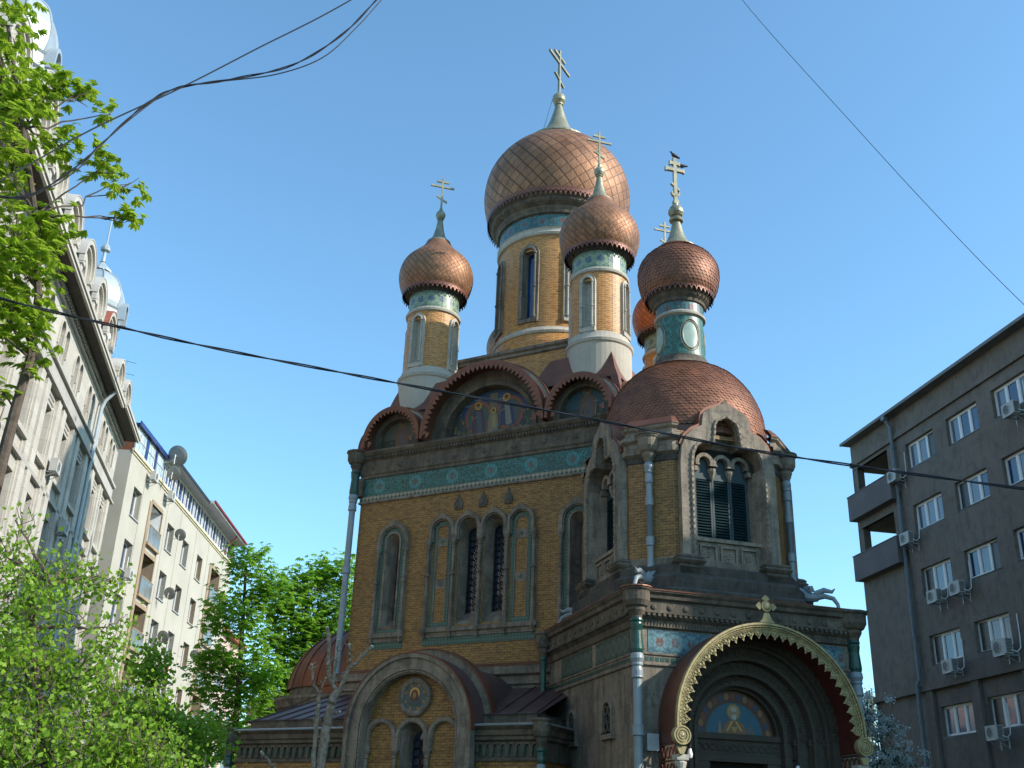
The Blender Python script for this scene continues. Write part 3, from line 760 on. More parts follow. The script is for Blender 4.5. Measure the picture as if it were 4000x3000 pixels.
SPOT = [(-2.4, 18), (2.4, 18)]
for ax, ay, deg in ((-3.5, -3.5, 0), (3.5, -3.5, 0), (3.5, 3.5, 0), (-3.5, 3.5, 0)):
    gap = lambda hw, zl, zh: (lambda t0, t1, z0, z1: zl - .01 < z0 and z1 < zh + .01 and min(abs(((t0 + t1) / 2 + PI / 4 + PI / 4) % (PI / 2)), abs(((t0 + t1) / 2) % (PI / 2) - PI / 2), abs(((t0 + t1) / 2) % (PI / 2))) < hw)
    b = MB(); b.lathe(ax, ay, [(.975, 17.6), (.985, 17.88), (.985, 19.70), (.985, 20.06)], 48, rr=1.0, skip=gap(.20, 17.88, 19.70))
    tur = b.build('corner_turret', 'brick2', church)
    b = MB(); b.lathe(ax, ay, [(1.12, 14.6), (1.12, 17.28), (1.17, 17.33), (1.19, 17.42), (1.13, 17.47), (1.07, 17.62), (1.04, 17.72), (.97, 17.75)], 40); b.build('plinth', 'palebig', tur)
    b = MB(); b.lathe(ax, ay, [(.97, 20.04), (1.05, 20.07), (1.07, 20.14), (1.03, 20.22), (.96, 20.24)], 40); b.build('ring_moulding', 'pale', tur)
    b = MB(); b.lathe(ax, ay, [(.965, 20.22), (.965, 20.95)], 40, rr=.98); b.build('majolica_frieze', 'frieze3', tur)
    b = MB(); b.lathe(ax, ay, [(.96, 20.92), (1.02, 20.94), (1.02, 21.0), (1.12, 21.03), (1.12, 21.10), (1.2, 21.14), (1.2, 21.2), (.9, 21.3)], 40)
    for i in range(36):
        a = 2 * PI * i / 36; b.ball((ax + 1.05 * cos(a), ay + 1.05 * sin(a), 20.98), .04, 6)
    b.build('cornice', 'black', tur)
    for k in range(4): niche_window(tur, Matrix.Translation((ax, ay, 0)) @ face(k), .965, 17.75, 19.94, .30, depth=.14)
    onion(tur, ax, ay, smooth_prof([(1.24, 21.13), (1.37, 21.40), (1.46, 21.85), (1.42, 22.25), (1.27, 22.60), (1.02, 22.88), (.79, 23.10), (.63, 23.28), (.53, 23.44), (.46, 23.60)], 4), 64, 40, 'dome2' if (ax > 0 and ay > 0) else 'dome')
    b = MB(); fringe(b, ax, ay, 1.27, 21.17, 44, .24); b.lathe(ax, ay, [(1.27, 21.12), (1.285, 21.19), (1.26, 21.2)], 44); b.build('lambrequin', 'copper', tur)
    b = MB(); b.lathe(ax, ay, [(.50, 23.50), (.48, 23.58), (.37, 23.64), (.25, 23.88), (.165, 24.22), (.11, 24.6), (.09, 24.63), (.13, 24.66), (.12, 24.7)], 24)
    b.lathe(ax, ay, [(.08, 24.68), (.15, 24.73), (.195, 24.83), (.195, 24.93), (.14, 25.04), (.07, 25.09), (.06, 25.2), (0.03, 25.26)], 20)
    b.build('spire', 'verd' if ax < 0 and ay < 0 else 'tin', tur)
    cross(tur, CH.inverted() @ Matrix.Translation(CH @ Vector((ax, ay, 25.15))) @ Matrix.Rotation(R_(16 if ay < 0 or ax > 0 else 16), 4, 'Z'), 1.55, .98)

# central drum
b = MB(); b.lathe(0, 0, [(2.50, 17.9), (2.50, 18.95), (2.40, 19.30), (2.33, 19.36)], 72, rr=2.35); b.lathe(0, 0, [(2.30, 19.5), (2.30, 19.99), (2.30, 22.95), (2.30, 23.62)], 144, rr=2.35, skip=lambda t0, t1, z0, z1: z0 > 19.9 and z1 < 23. and min((((t0 + t1) / 2) % (PI / 4)), PI / 4 - (((t0 + t1) / 2) % (PI / 4))) < .115)
drum = b.build('central_drum', 'brick2', church)
b = MB(); b.lathe(0, 0, [(2.30, 19.26), (2.44, 19.30), (2.47, 19.38), (2.42, 19.46), (2.36, 19.55), (2.29, 19.60)], 72); b.build('ring_moulding', 'pale', drum); b = MB()
b.lathe(0, 0, [(2.29, 23.58), (2.40, 23.62), (2.43, 23.70), (2.38, 23.76), (2.38, 23.86), (2.42, 23.92), (2.3, 23.95)], 72); b.build('ring_moulding', 'pale', drum)
b = MB(); b.lathe(0, 0, [(2.34, 23.93), (2.34, 24.58)], 72, rr=2.35); b.build('majolica_frieze', 'frieze2', drum)
b = MB(); b.lathe(0, 0, [(2.33, 24.55), (2.44, 24.58), (2.46, 24.68), (2.44, 24.7), (2.5, 24.8), (2.5, 24.86), (2.66, 24.98), (2.72, 25.05), (2.72, 25.16), (2.82, 25.26), (2.84, 25.42), (2.3, 25.5)], 72)
for i in range(60):
    a = 2 * PI * i / 60; b.ball((2.56 * cos(a), 2.56 * sin(a), 24.95), .055, 6)
b.build('cornice', 'dirty', drum)
for k in range(8): niche_window(drum, Matrix.Rotation(k * PI / 4, 4, 'Z'), 2.27, 19.85, 23.25, .43, 'glassb' if k == 0 else 'pale', .22, 'stone' if k in (0, 7) else 'pale')
onion(drum, 0, 0, smooth_prof([(2.86, 25.42), (3.0, 25.9), (3.08, 26.6), (2.98, 27.38), (2.68, 28.08), (2.20, 28.70), (1.66, 29.16), (1.30, 29.44), (1.10, 29.66)], 5), 96, 36, 'dome')
b = MB(); fringe(b, 0, 0, 2.90, 25.46, 92, .36); b.lathe(0, 0, [(2.90, 25.40), (2.92, 25.5), (2.88, 25.52)], 92); b.build('lambrequin', 'copper', drum)
b = MB(); b.lathe(0, 0, smooth_prof([(1.34, 29.44), (1.32, 29.56), (1.04, 29.68), (.72, 30.05), (.45, 30.6), (.26, 31.2), (.15, 31.66)], 4) + [(.20, 31.69), (.20, 31.74), (.12, 31.76)], 36)
b.lathe(0, 0, [(.1, 31.74), (.2, 31.79), (.28, 31.9), (.30, 32.02), (.27, 32.15), (.18, 32.26), (.08, 32.32), (.06, 32.42)], 24); b.tube([(-.72, -.25, 30.0), (-.48, -.2, 31.0), (-.26, -.15, 31.95)], .012, 5)
b.build('spire', 'tin', drum)
cross(drum, CH.inverted() @ Matrix.Translation(CH @ Vector((0, 0, 32.3))) @ Matrix.Rotation(R_(61), 4, 'Z'), 2.45, 2.0, w=.105)
# square base under the drum
b = MB(); b.sweep(SQ(2.9), [(0, 14.6), (0, 18.25)]); b.build('drum_base', 'brick2', church)
b = MB(); b.sweep(SQ(2.9), [(0, 18.12), (.08, 18.16), (.08, 18.26), (.17, 18.32), (.17, 18.42), (-.3, 18.5), (-2.9, 18.6)]); b.build('base_cornice', 'stone', church)

# ---------------------------------------------------------------- lower wings with gabled bay
for k in (0, 1, 3):
    F = face(k)
    xl, xr = (-6.25, 3.95) if k == 0 else (-3.95, 3.95) if k == 3 else (-3.95, 3.0)
    ye = -8.2
    pl = [(xl, -5.0), (xl, ye + .0), (xr, ye), (xr, -5.0)] if k else [(-6.95, -4.9), (-6.95, ye + .7), (xl, ye), (xr, ye), (xr, -5.0)]
    pls = [pl[:-2] + [(-2.0, ye)], [(2.0, ye)] + pl[-2:]]
    for p_ in pls:
        w = MB(F); w.sweep(p_, [(0, 0), (0, 4.6)], closed=False); w.build('wing_wall', 'brick', church)
        w = MB(F); w.sweep(p_, [(.0, 3.62), (.04, 3.64), (.04, 3.72), (0.01, 3.74), (.01, 4.12), (.10, 4.16), (.10, 4.24), (.16, 4.28), (.16, 4.40), (.24, 4.46), (.28, 4.50), (-.3, 4.56), (-.30, 4.82), (-.26, 4.86), (-.4, 4.9)], closed=False)
        cor = w.build('wing_cornice', 'dirty', church); sd_ = -1 if p_ is pls[0] else 1
        a = MB(F); at_ = MB(F)
        for i in range(46):
            x = xl + .18 + i * .235
            if x > xr - .1: break
            if abs(x) < 2.1 or x * sd_ < 0: continue
            a.strip(arc(x, 3.98, .07, 8, leg=3.86), arc(x, 3.98, .115, 8, leg=3.86), ye - .08, ye)
            a.box(x + .085, x + .15, ye - .085, ye, 3.74, 3.87); a.ball((x, ye - .01, 3.82), .035, 6, sy=.5)
            at_.flat(arc(x, 3.98, .068, 8, leg=3.76), ye - .016)
        a.build('arcade_frieze', 'dirty', cor); at_.build('arcade_tiles', 'green', cor)
        w = MB(F); w.sweep(p_, [(.29, 4.50), (.31, 4.53), (.20, 4.565), (-.3, 4.575)], closed=False); w.build('zinc_gutter', 'zinc', cor)
    rf = MB(F); o_ = .24
    if k == 0:
        rf.add([(-6.68, -7.6, 4.84), (xl, ye + .24, 4.84), (xr - .2, ye + .24, 4.84), (xr - .2, -5, 5.98), (-5, -5, 5.98), (-6.68, -5., 4.9), (-5.6, -5, 5.7)], [(1, 2, 3, 4), (0, 1, 4), (0, 4, 6, 5)])
    else:
        rf.add([(xl + .2, ye + .24, 4.84), (xr - .2, ye + .24, 4.84), (xr - .2, -5, 5.98), (xl + .2, -5, 5.98)], [(0, 1, 2, 3)])
    wr = rf.build('wing_roof', 'purple', church, smooth=0)
    for sd_, i in [(q_, i_) for q_ in (-1, 1) for i_ in range(18)]:
        x = xl + .3 + i * .62
        if i == 0: se = MB(F)
        if i == 17 and se.v: se.build('roof_seam', 'purple', wr)
        if abs(x) < 2.0 or x > xr - .3 or x * sd_ < 0: continue
        sl = -.35 if x < 0 else .15
        se.tube([(x + sl * 2, ye + .24, 4.86), (x, -5, 6.0)] if x + sl * 2 > xl + .1 else [(x, ye + .26, 4.86), (x, -5, 6.0)], .018, 5)
    # gabled bay
    if k in (0, 1, 3):
        zs = 4.42; gy = -8.55
        g1 = MB(F)
        g1.strip(arc(0, zs, 2.0, 30, leg=4.42), arc(0, zs, 2.06, 30, leg=4.42), gy + .02, -5.0)
        bay = g1.build('barrel_roof', 'purple', church)
        g2 = MB(F)
        g2.strip(arc(0, zs, 1.62, 34, leg=0), arc(0, zs, 1.98, 34, leg=0), gy - .06, gy + .35)
        g2.strip(arc(0, zs, 1.94, 34, leg=0), arc(0, zs, 2.07, 34, leg=0), gy - .12, gy + .1)
        g2.strip(arc(0, zs, 1.52, 34, leg=0), arc(0, zs, 1.63, 34, leg=0), gy + .0, gy + .35)
        g2.strip(arc(0, zs + .03, 2.02, 34, leg=4.3), arc(0, zs + .03, 2.27, 34, leg=4.3), gy + .72, gy + 1.0)
        rp = arc(0, zs, 1.575, 60, leg=2); g2.rope([(x, gy - .02, z) for x, z in rp], .03, .12, 6)
        g2.build('bay_arch', 'stone', bay)
        g2 = MB(F); g2.strip(arc(0, zs + .03, 2.26, 34, leg=4.4), arc(0, zs + .03, 2.30, 34, leg=4.4), gy + .68, gy + 1.04)
        g2.strip(arc(0, zs, 2.06, 34, leg=4.4), arc(0, zs, 2.09, 34, leg=4.4), gy - .14, gy + .12); g2.build('arch_capping', 'copper', bay)
        g3 = MB(F); hs = [arc(0, 4.28, .40, 12, leg=.6)]
        g3.holes(arc(0, zs, 1.56, 30, leg=0), hs, gy + .30, .0); wal = g3.build('bay_wall', 'brick', bay)
        g4 = MB(F)
        for cx in (-1.05, 0, 1.05):
            g4.strip(arc(cx, 4.25, .42, 14, leg=4.0), arc(cx, 4.25, .525, 14, leg=4.0), gy + .18, gy + .3)
            g4.strip(arc(cx, 4.25, .39, 14, leg=3.9), arc(cx, 4.25, .43, 14, leg=3.9), gy + .22, gy + .3)
        for x in (-1.52, -.525, .525, 1.52):
            colonette(g4, x * .985, gy + .24, 1.4, 4.05, .06)
        A = arc(0, 4.28, .40, 12, leg=.6); B = arc(0, 4.2, .26, 12, leg=.9); nn = len(A)
        g4.add([(x, gy + .3, z) for x, z in A] + [(x, gy + .75, z) for x, z in B], [(i, i + 1, nn + i + 1, nn + i) for i in range(nn - 1)])
        g4.tube([(x, gy + .26, z) for x, z in ellipse(0, 5.33, .46, .46, 30) + [(.46, 5.33)]], .085, 8, cap=False)
        g4.tube([(x, gy + .24, z) for x, z in ellipse(0, 5.33, .40, .40, 30) + [(.40, 5.33)]], .03, 6, cap=False)
        g4.build('window_surround', 'stone', wal)
        g5 = MB(F); g5.flat(B, gy + .74); g5.build('glass_pane', 'glass', wal)
        g5 = MB(F); z = 3.2
        while z < 4.3:
            for dx in (-.12, .12):
                E_ = ellipse(dx, z, .115, .13, 12); g5.tube([(x, gy + .70, zz) for x, zz in E_ + [E_[0]]], .013, 4, cap=False)
            z += .23
        g5.build('iron_grille', 'iron', wal)
        md = MB(F); yy = gy + .25
        md.flat(ellipse(0, 5.33, .39, .39, 30), yy, col=(.05, .09, .09))
        for i in range(8):
            a = 2 * PI * i / 8 + .4; md.flat(ellipse(.33 * cos(a), 5.33 + .33 * sin(a), .05, .04, 8), yy - .003 - i * .0004, col=(.32, .15, .03))
        md.flat(ellipse(0, 5.42, .165, .17, 22), yy - .01, col=(.72, .38, .06)); md.flat(ellipse(0, 5.40, .115, .13, 18), yy - .014, col=(.10, .035, .02))
        md.flat([(-.12, 5.42), (.12, 5.42), (.15, 5.26), (.06, 5.22), (-.06, 5.22), (-.15, 5.26)], yy - .016, col=(.09, .03, .02))
        md.flat(ellipse(0, 5.37, .05, .085, 12), yy - .02, col=(.32, .17, .08)); md.flat([(-.05, 5.33), (.05, 5.33), (0, 5.22)], yy - .022, col=(.20, .08, .03))
        md.flat([(-.24, 5.20), (.24, 5.20), (.14, 5.1), (0, 5.06), (-.14, 5.1)], yy - .012, col=(.03, .06, .06))
        md.build('medallion', 'paint', wal)
# apse on the left flank
ap = MB(); ap.lathe(-7.9, 0, [(2.9, 0), (2.9, 5.6)], 40, rr=2.9); apse = ap.build('apse', 'brick', church)
ap = MB(face(3)); ap.box(-2.75, 2.75, -7.9, -4.9, 0, 6.3); ap.build('apse_bay', 'brick', apse); ap = MB(face(3)); ap.strip(arc(0, 6.6, 2.6, 20, leg=6.3, rz=2.2), arc(0, 6.6, 2.72, 20, leg=6.3, rz=2.38), -7.9, -4.95); ap.build('apse_bay_roof', 'apsec', apse)
ap = MB(); ap.lathe(-7.9, 0, [(2.9, 5.2), (2.98, 5.25), (2.98, 5.5), (3.1, 5.6), (3.1, 5.7), (2.95, 5.75), (2.95, 5.85), (3.12, 5.95), (3.2, 6.15), (3.24, 6.2), (3.24, 6.3), (2.8, 6.36), (2.72, 6.4), (2.72, 6.68), (2.6, 6.72)], 48); ap.build('cornice', 'stone', apse)
ap = MB(); ap.lathe(-7.9, 0, smooth_prof([(2.82, 6.66), (2.72, 7.2), (2.45, 7.8), (1.95, 8.4), (1.3, 8.82), (.6, 9.02), (0, 9.08)], 4), 48)
adome = ap.build('apse_dome', 'apsec', apse, smooth=60)
ap = MB()
for i in range(24):
    a = 2 * PI * i / 24; ap.tube([(-7.9 + (r + .01) * cos(a), (r + .01) * sin(a), z + .01) for r, z in smooth_prof([(2.82, 6.66), (2.72, 7.2), (2.45, 7.8), (1.95, 8.4), (1.3, 8.82), (.6, 9.02), (.1, 9.07)], 2)], .025, 5)
ap.build('standing_seam', 'apsec', apse)

def downpipe(parent, M, x, y, ztop, zbot, rb=.30, sleeve=None, joints=(), r=.095, bowl='dirty', bot=True, lip='dirty'):
    b = MB(M); b.lathe(x, y, [(0, ztop), (rb * 1.12, ztop), (rb * 1.14, ztop - .05), (rb, ztop - .10), (rb * .98, ztop - .32), (rb * .8, ztop - .44), (rb * .62, ztop - .48), (rb * .62, ztop - .55), (rb * .42, ztop - .68), (rb * .4, ztop - .74)], 20)
    bw = b.build('gutter_bowl', bowl, parent)
    if lip != bowl:
        b = MB(M); b.lathe(x, y, [(0, ztop + .03), (rb * 1.2, ztop + .02), (rb * 1.22, ztop - .01), (rb * 1.14, ztop - .03)], 20); b.build('lip', lip, bw)
    zp = ztop - .74
    if sleeve:
        b = MB(M); b.lathe(x, y, [(r * 1.5, zp), (r * 1.6, zp - .05), (r * 1.4, zp - .1), (r * 1.5, zp - .14), (r * 1.25, zp - .3), (r * 1.45, sleeve + .2), (r * 1.55, sleeve + .08), (r * 1.4, sleeve)], 16); b.build('majolica_sleeve', 'green', bw); zp = sleeve
    pr = [(r * 1.2, zp), (r * 1.5, zp - .05), (r * 1.6, zp - .14), (r * 1.25, zp - .24), (r * 1.35, zp - .26), (r * 1.35, zp - .3), (r * 1.1, zp - .32), (r * 1.3, zp - .42), (r * 1.3, zp - .55), (r * 1.4, zp - .58), (r, zp - .62)]
    for z in joints: pr += [(r, z + .2), (r * 1.35, z + .19), (r * 1.3, z + .15), (r * 1.3, z), (r * 1.35, z - .04), (r, z - .07)]
    pr += [(r, zbot)]
    b = MB(M); b.lathe(x, y, pr, 16); return b.build('downpipe', 'pipe', parent)
downpipe(church, I4, -5.2, -5.2, 14.36, 6.6, .34, 12.78, (10.0,), .11)
downpipe(church, I4, -6.5, -8.35, 4.60, 0, .26, 3.5, (), .08)
downpipe(church, I4, 4.02, -8.35, 4.66, 0, .24, 3.55, (), .08)
downpipe(church, PM, -.28, 6.25, 7.45, 4.75, .25, 5.65, (), .075)
# ------------------------------------------------------------------ porch
PW, PD = 6.04, 8.4
porch_sq = [(0, PD), (0, 0), (PW, 0), (PW, PD)]
w = MB(PM)
w.holes([(0, 0), (PW, 0), (PW, 7.2), (0, 7.2)], [arc(2.97, 4.28, 2.15, 26, leg=.02)], 0, 0)
w.add([(0, PD, 0), (0, 0, 0), (0, 0, 7.2), (0, PD, 7.2)], [(0, 1, 2, 3)]); w.add([(PW, 0, 0), (PW, PD, 0), (PW, PD, 7.2), (PW, 0, 7.2)], [(0, 1, 2, 3)])
w.add([(0, 0, 7.2), (PW, 0, 7.2), (PW, PD, 7.2), (0, PD, 7.2)], [(0, 1, 2, 3)])
porch = w.build('porch', 'stone', church)
w = MB(PM); w.sweep(porch_sq, [(0, 6.58), (.05, 6.62), (.05, 6.78), (.12, 6.84), (.12, 6.92), (.16, 6.94), (.16, 7.24), (.24, 7.28), (.26, 7.36), (.32, 7.42), (.32, 7.47), (-.6, 7.52)], closed=False)
_w0 = w; w = MB(PM)
for i in range(14):
    x = .42 + i * .43; w.ball((x, -.17, 7.08), .075, 10, sy=.35)
for i in range(42): w.box(.1 + i * .14, .17 + i * .14, -.21, -.12, 6.86, 6.92)
for i in range(70): w.prism([(.12 + i * .084, 6.62), (.16 + i * .084, 6.74), (.2 + i * .084, 6.62)], -.075, -.05)
for i in range(18):
    y = .4 + i * .43; w.ball((-.17, y, 7.08), .075, 10, sx=.35)
for i in range(55): w.box(-.21, -.12, .1 + i * .14, .17 + i * .14, 6.86, 6.92)
_w0.add(w.v, w.f); pc = _w0.build('cornice', 'dirty', porch)
w = MB(PM); w.sweep(porch_sq, [(.34, 7.455), (.345, 7.485), (-.6, 7.535)], closed=False); w.build('flashing', 'copper2', pc)
# friezes
for a, b, q in ((.32, 1.30, 2.0), (5.72, 4.64, 3.9)):
    w = MB(PM); w.flat([(a, 5.98), (b, 5.98), (q, 6.56), (a, 6.56)][::1 if a < 1 else -1], -.012); w.build('majolica_frieze', 'frieze4', porch)
w = MB(PM)
for a, b in ((.35, 2.65), (2.95, 5.4)): w.add([(-.012, b, 5.98), (-.012, a, 5.98), (-.012, a, 6.56), (-.012, b, 6.56)], [(0, 1, 2, 3)])
w.build('mossy_frieze', 'frieze5', porch)
for p_, r0 in (([(0, PD), (0, 0), (1.15, 0)], range(8)), ([(4.8, 0), (PW, 0), (PW, PD)], range(35, 44))):
    w = MB(PM); w.sweep(p_, [(0, 5.68), (.05, 5.70), (.05, 5.74), (.02, 5.76), (.02, 5.93), (.05, 5.95), (.05, 5.99), (0.0, 6.01)], closed=False)
    for i in r0: w.box(.1 + i * .135, .185 + i * .135, -.028, -.018, 5.80, 5.89, 1)
    if r0[0] == 0:
        for i in range(55): w.box(-.028, -.018, .1 + i * .135, .185 + i * .135, 5.80, 5.89, 1)
    w.build('stud_band', ['stone', 'green'], porch)
# side lunette windows
for y in (1.74, 4.37):
    Fm = PM @ Matrix.Translation((0, y, 0)) @ Matrix.Rotation(-PI / 2, 4, 'Z')
    m = MB(Fm); m.strip(arc(0, 4.72, .27, 14, leg=4.3), arc(0, 4.72, .36, 14, leg=4.22), -.09, 0); m.box(-.42, .42, -.12, 0, 4.1, 4.22)
    sw = m.build('window', 'stone', porch); m = MB(Fm); m.flat(arc(0, 4.72, .28, 14, leg=4.22), -.02)
    m.build('glass_pane', 'glassd', sw)
    m = MB(Fm)
    for cx_, cz_ in ((-.13, 4.4), (.13, 4.4), (0, 4.62), (-.13, 4.8), (.13, 4.8)): m.tube([(x, -.04, z) for x, z in ellipse(cx_, cz_, .11, .11, 12) + [(cx_ + .11, cz_)]], .02, 5, cap=False)
    m.build('tracery', 'dirty', sw)
# gilded canopy
cx, cz = 2.97, 4.28
m = MB(PM); m.strip(arc(cx, cz, 2.36, 36, leg=3.9), arc(cx, cz, 2.42, 36, leg=3.9), -1.02, 0); can = m.build('canopy', 'copper', porch)
m = MB(PM); m.strip(arc(cx, cz, 2.30, 36, leg=3.9), arc(cx, cz, 2.355, 36, leg=3.9), -1.0, 0); m.build('soffit', 'redsoff', can)
m = MB(PM)
m.strip(arc(cx, cz, 2.41, 44, leg=4.1), arc(cx, cz, 2.46, 44, leg=4.1), -1.13, -1.0)
m.strip(arc(cx, cz, 2.32, 44, leg=4.1), arc(cx, cz, 2.415, 44, leg=4.1), -1.06, -1.0)
m.rope([(x, -1.09, z) for x, z in arc(cx, cz, 2.375, 80, leg=4.2)], .022, .09, 6)
m.rope([(x, -1.07, z) for x, z in arc(cx, cz, 2.33, 80, leg=4.2)], .012, .06, 6)
nt = 31
for i in range(nt):
    a = PI * (i + .5) / nt; dx, dz = cos(a), sin(a); tx, tz = -sin(a), cos(a)
    def Q(r, t): r = 2.335 + (r - 2.21) * .88; return (cx + r * dx + t * tx, cz + r * dz + t * tz)
    m.prism([Q(2.21, -.115), Q(2.21, .115), Q(2.10, .118), Q(2.05, .085), Q(2.0, .04), Q(1.92, 0), Q(2.0, -.04), Q(2.05, -.085), Q(2.10, -.118)][::-1], -1.05, -1.03, back=True)
    for r_, t_, q_ in ((2.12, 0, .055), (2.13, .075, .035), (2.13, -.075, .035), (2.03, 0, .03), (2.17, .04, .025), (2.17, -.04, .025)):
        c_ = Q(r_, t_); m.tube([(c_[0] + q_ * cos(u), -1.06, c_[1] + q_ * sin(u)) for u in [2 * PI * j / 8 for j in range(9)]], .013, 4, cap=False)
for sx in (-1, 1):
    c0 = (cx + sx * 2.36, 4.02)
    m.prism(ellipse(c0[0], c0[1], .21, .21, 24)[::1], -1.16, -1.02, back=True)
    for q_ in (.195, .13, .07): m.tube([(c0[0] + q_ * cos(u), -1.17, c0[1] + q_ * sin(u)) for u in [2 * PI * j / 20 for j in range(21)]], .022, 5, cap=False)
    m.ball((c0[0], -1.16, c0[1]), .07, 10, sy=.5)
    m.prism([(c0[0] - .05, 3.62), (c0[0] + .05, 3.62), (c0[0] + .12, 3.78), (c0[0] - .12, 3.78)], -1.12, -1.04, back=True)
rim = m.build('gilded_rim', 'gold', can)
m = MB(PM); zt = 6.78
m.prism([(cx - .20, zt - .03), (cx + .20, zt - .03), (cx + .12, zt + .05), (cx + .06, zt + .2), (cx - .06, zt + .2), (cx - .12, zt + .05)], -1.12, -1.06, back=True)
for a in range(4):
    dx, dz = cos(a * PI / 2), sin(a * PI / 2); tx, tz = -dz, dx; c_ = (cx, zt + .36)
    if a == 3: continue
    m.prism([(c_[0] + dx * r_ + tx * t_, c_[1] + dz * r_ + tz * t_) for r_, t_ in ((.05, -.04), (.14, -.035), (.17, -.10), (.22, -.07), (.28, 0), (.22, .07), (.17, .10), (.14, .035), (.05, .04))], -1.11, -1.07, back=True)
m.ball((cx, -1.10, zt + .36), .11, 12, sy=.6); m.tube([(cx + .12 * cos(u), -1.11, zt + .36 + .12 * sin(u)) for u in [2 * PI * j / 16 for j in range(17)]], .02, 5, cap=False)
m.build('finial_cross', 'gold', rim)
# archivolts and tympanum
m = MB(PM)
for r1, r0, ya, yb in ((2.34, 2.12, -.18, .2), (2.12, 2.04, -.04, .3), (2.05, 1.80, .10, .5), (1.82, 1.74, .06, .5), (1.76, 1.50, .32, .7), (1.51, 1.42, .28, .7), (1.44, 1.26, .52, .9), (1.27, 1.17, .48, .9), (1.18, 1.10, .68, 1.0)):
    m.strip(arc(cx, cz, r0, 30, leg=0), arc(cx, cz, r1, 30, leg=0), ya, yb)
for R0, yy, n_ in ((1.93, .08, 26), (1.63, .30, 22), (1.35, .50, 18), (2.22, -.2, 30)):
    for i in range(n_ + 1):
        a = PI * i / n_; m.tube([(cx + R0 * cos(a) + .085 * cos(u), yy, cz + R0 * sin(a) + .085 * sin(u)) for u in [2 * PI * j / 10 for j in range(11)]], .018, 4, cap=False)
        m.ball((cx + R0 * cos(a), yy, cz + R0 * sin(a)), .03, 6, sy=.6)
for R0 in (1.46, 1.78, 2.08):
    for sx in (-1, 1): m.tube([(cx + sx * R0, .12 + (2.08 - R0) * .5, 0), (cx + sx * R0, .12 + (2.08 - R0) * .5, 4.1)], .055, 8); m.box(cx + sx * R0 - .09, cx + sx * R0 + .09, .02 + (2.08 - R0) * .5, .3 + (2.08 - R0) * .5, 4.1, 4.25)
m.box(cx - 1.26, cx + 1.26, .62, .95, 4.18, 4.32); m.box(cx - 1.22, cx + 1.22, .70, .95, 3.80, 4.18); m.box(cx - 1.15, cx + 1.15, .64, .95, 3.66, 3.80)
for i in range(12): m.tube([(cx - 1.05 + i * .19 + .075 * cos(u), .69, 3.99 + .075 * sin(u)) for u in [2 * PI * j / 10 for j in range(11)]], .018, 4, cap=False)
for sx in (-1, 1): m.box(cx + sx * .95 - .16, cx + sx * .95 + .16, .66, .95, 0, 3.66)
m.build('portal_archivolt', 'portal', porch)
m = MB(PM); m.box(cx - .8, cx + .8, .93, 1.0, 0, 3.7); m.build('doorway', 'dark', porch)
m = MB(PM); y = .84
m.flat(arc(cx, 4.3, 1.14, 28), y, col=(.10, .045, .02))
for i in range(17):
    a = PI * (i + .5) / 17; m.flat(ellipse(cx + .94 * cos(a), 4.3 + .94 * sin(a), .07, .09, 8), y - .004 - .0003 * i, col=[(.28, .14, .05), (.05, .06, .12), (.2, .06, .03)][i % 3])
m.flat(arc(cx, 4.3, .78, 24), y - .012, col=(.03, .13, .20))
m.flat([(cx - .36, 4.3), (cx + .36, 4.3), (cx + .27, 4.56), (cx + .13, 4.66), (cx - .13, 4.66), (cx - .27, 4.56)], y - .02, col=(.26, .13, .05))
for a, b, c, d in ((-.2, .1, -.05, .34), (.2, .1, .05, .34)): m.flat([(cx + a - .03, 4.3 + b), (cx + a + .03, 4.3 + b), (cx + c + .03, 4.3 + d), (cx + c - .03, 4.3 + d)], y - .024 - (.003 if a > 0 else 0), col=(.55, .36, .12))
m.flat([(cx - .1, 4.5), (cx + .1, 4.5), (cx, 4.36)], y - .031, col=(.45, .30, .1))
m.flat(ellipse(cx, 4.86, .195, .20, 24), y - .02, col=(.30, .20, .06)); m.flat(ellipse(cx, 4.86, .165, .17, 24), y - .024, col=(.42, .30, .10))
m.flat(ellipse(cx, 4.82, .095, .135, 18), y - .03, col=(.38, .27, .18)); m.flat(ellipse(cx, 4.92, .088, .06, 14), y - .033, col=(.50, .46, .38)); m.flat([(cx - .07, 4.79), (cx + .07, 4.79), (cx + .06, 4.70), (cx, 4.65), (cx - .06, 4.70)], y - .034, col=(.50, .46, .40))
m.flat([(cx - .035, 4.84), (cx - .02, 4.84), (cx - .02, 4.85), (cx - .035, 4.85)], y - .037, col=(.05, .03, .02)); m.flat([(cx + .02, 4.84), (cx + .035, 4.84), (cx + .035, 4.85), (cx + .02, 4.85)], y - .037, col=(.05, .03, .02))
m.flat([(cx - .45, 4.32), (cx - .36, 4.32), (cx - .36, 4.5), (cx - .38, 4.62), (cx - .41, 4.62), (cx - .43, 4.5)], y - .02, col=(.36, .22, .12))
m.flat([(cx + .32, 4.3), (cx + .56, 4.3), (cx + .56, 4.46), (cx + .48, 4.5), (cx + .46, 4.62), (cx + .43, 4.62), (cx + .41, 4.5), (cx + .33, 4.46)], y - .02, col=(.12, .13, .13))
m.build('icon_mosaic', 'paint', porch)
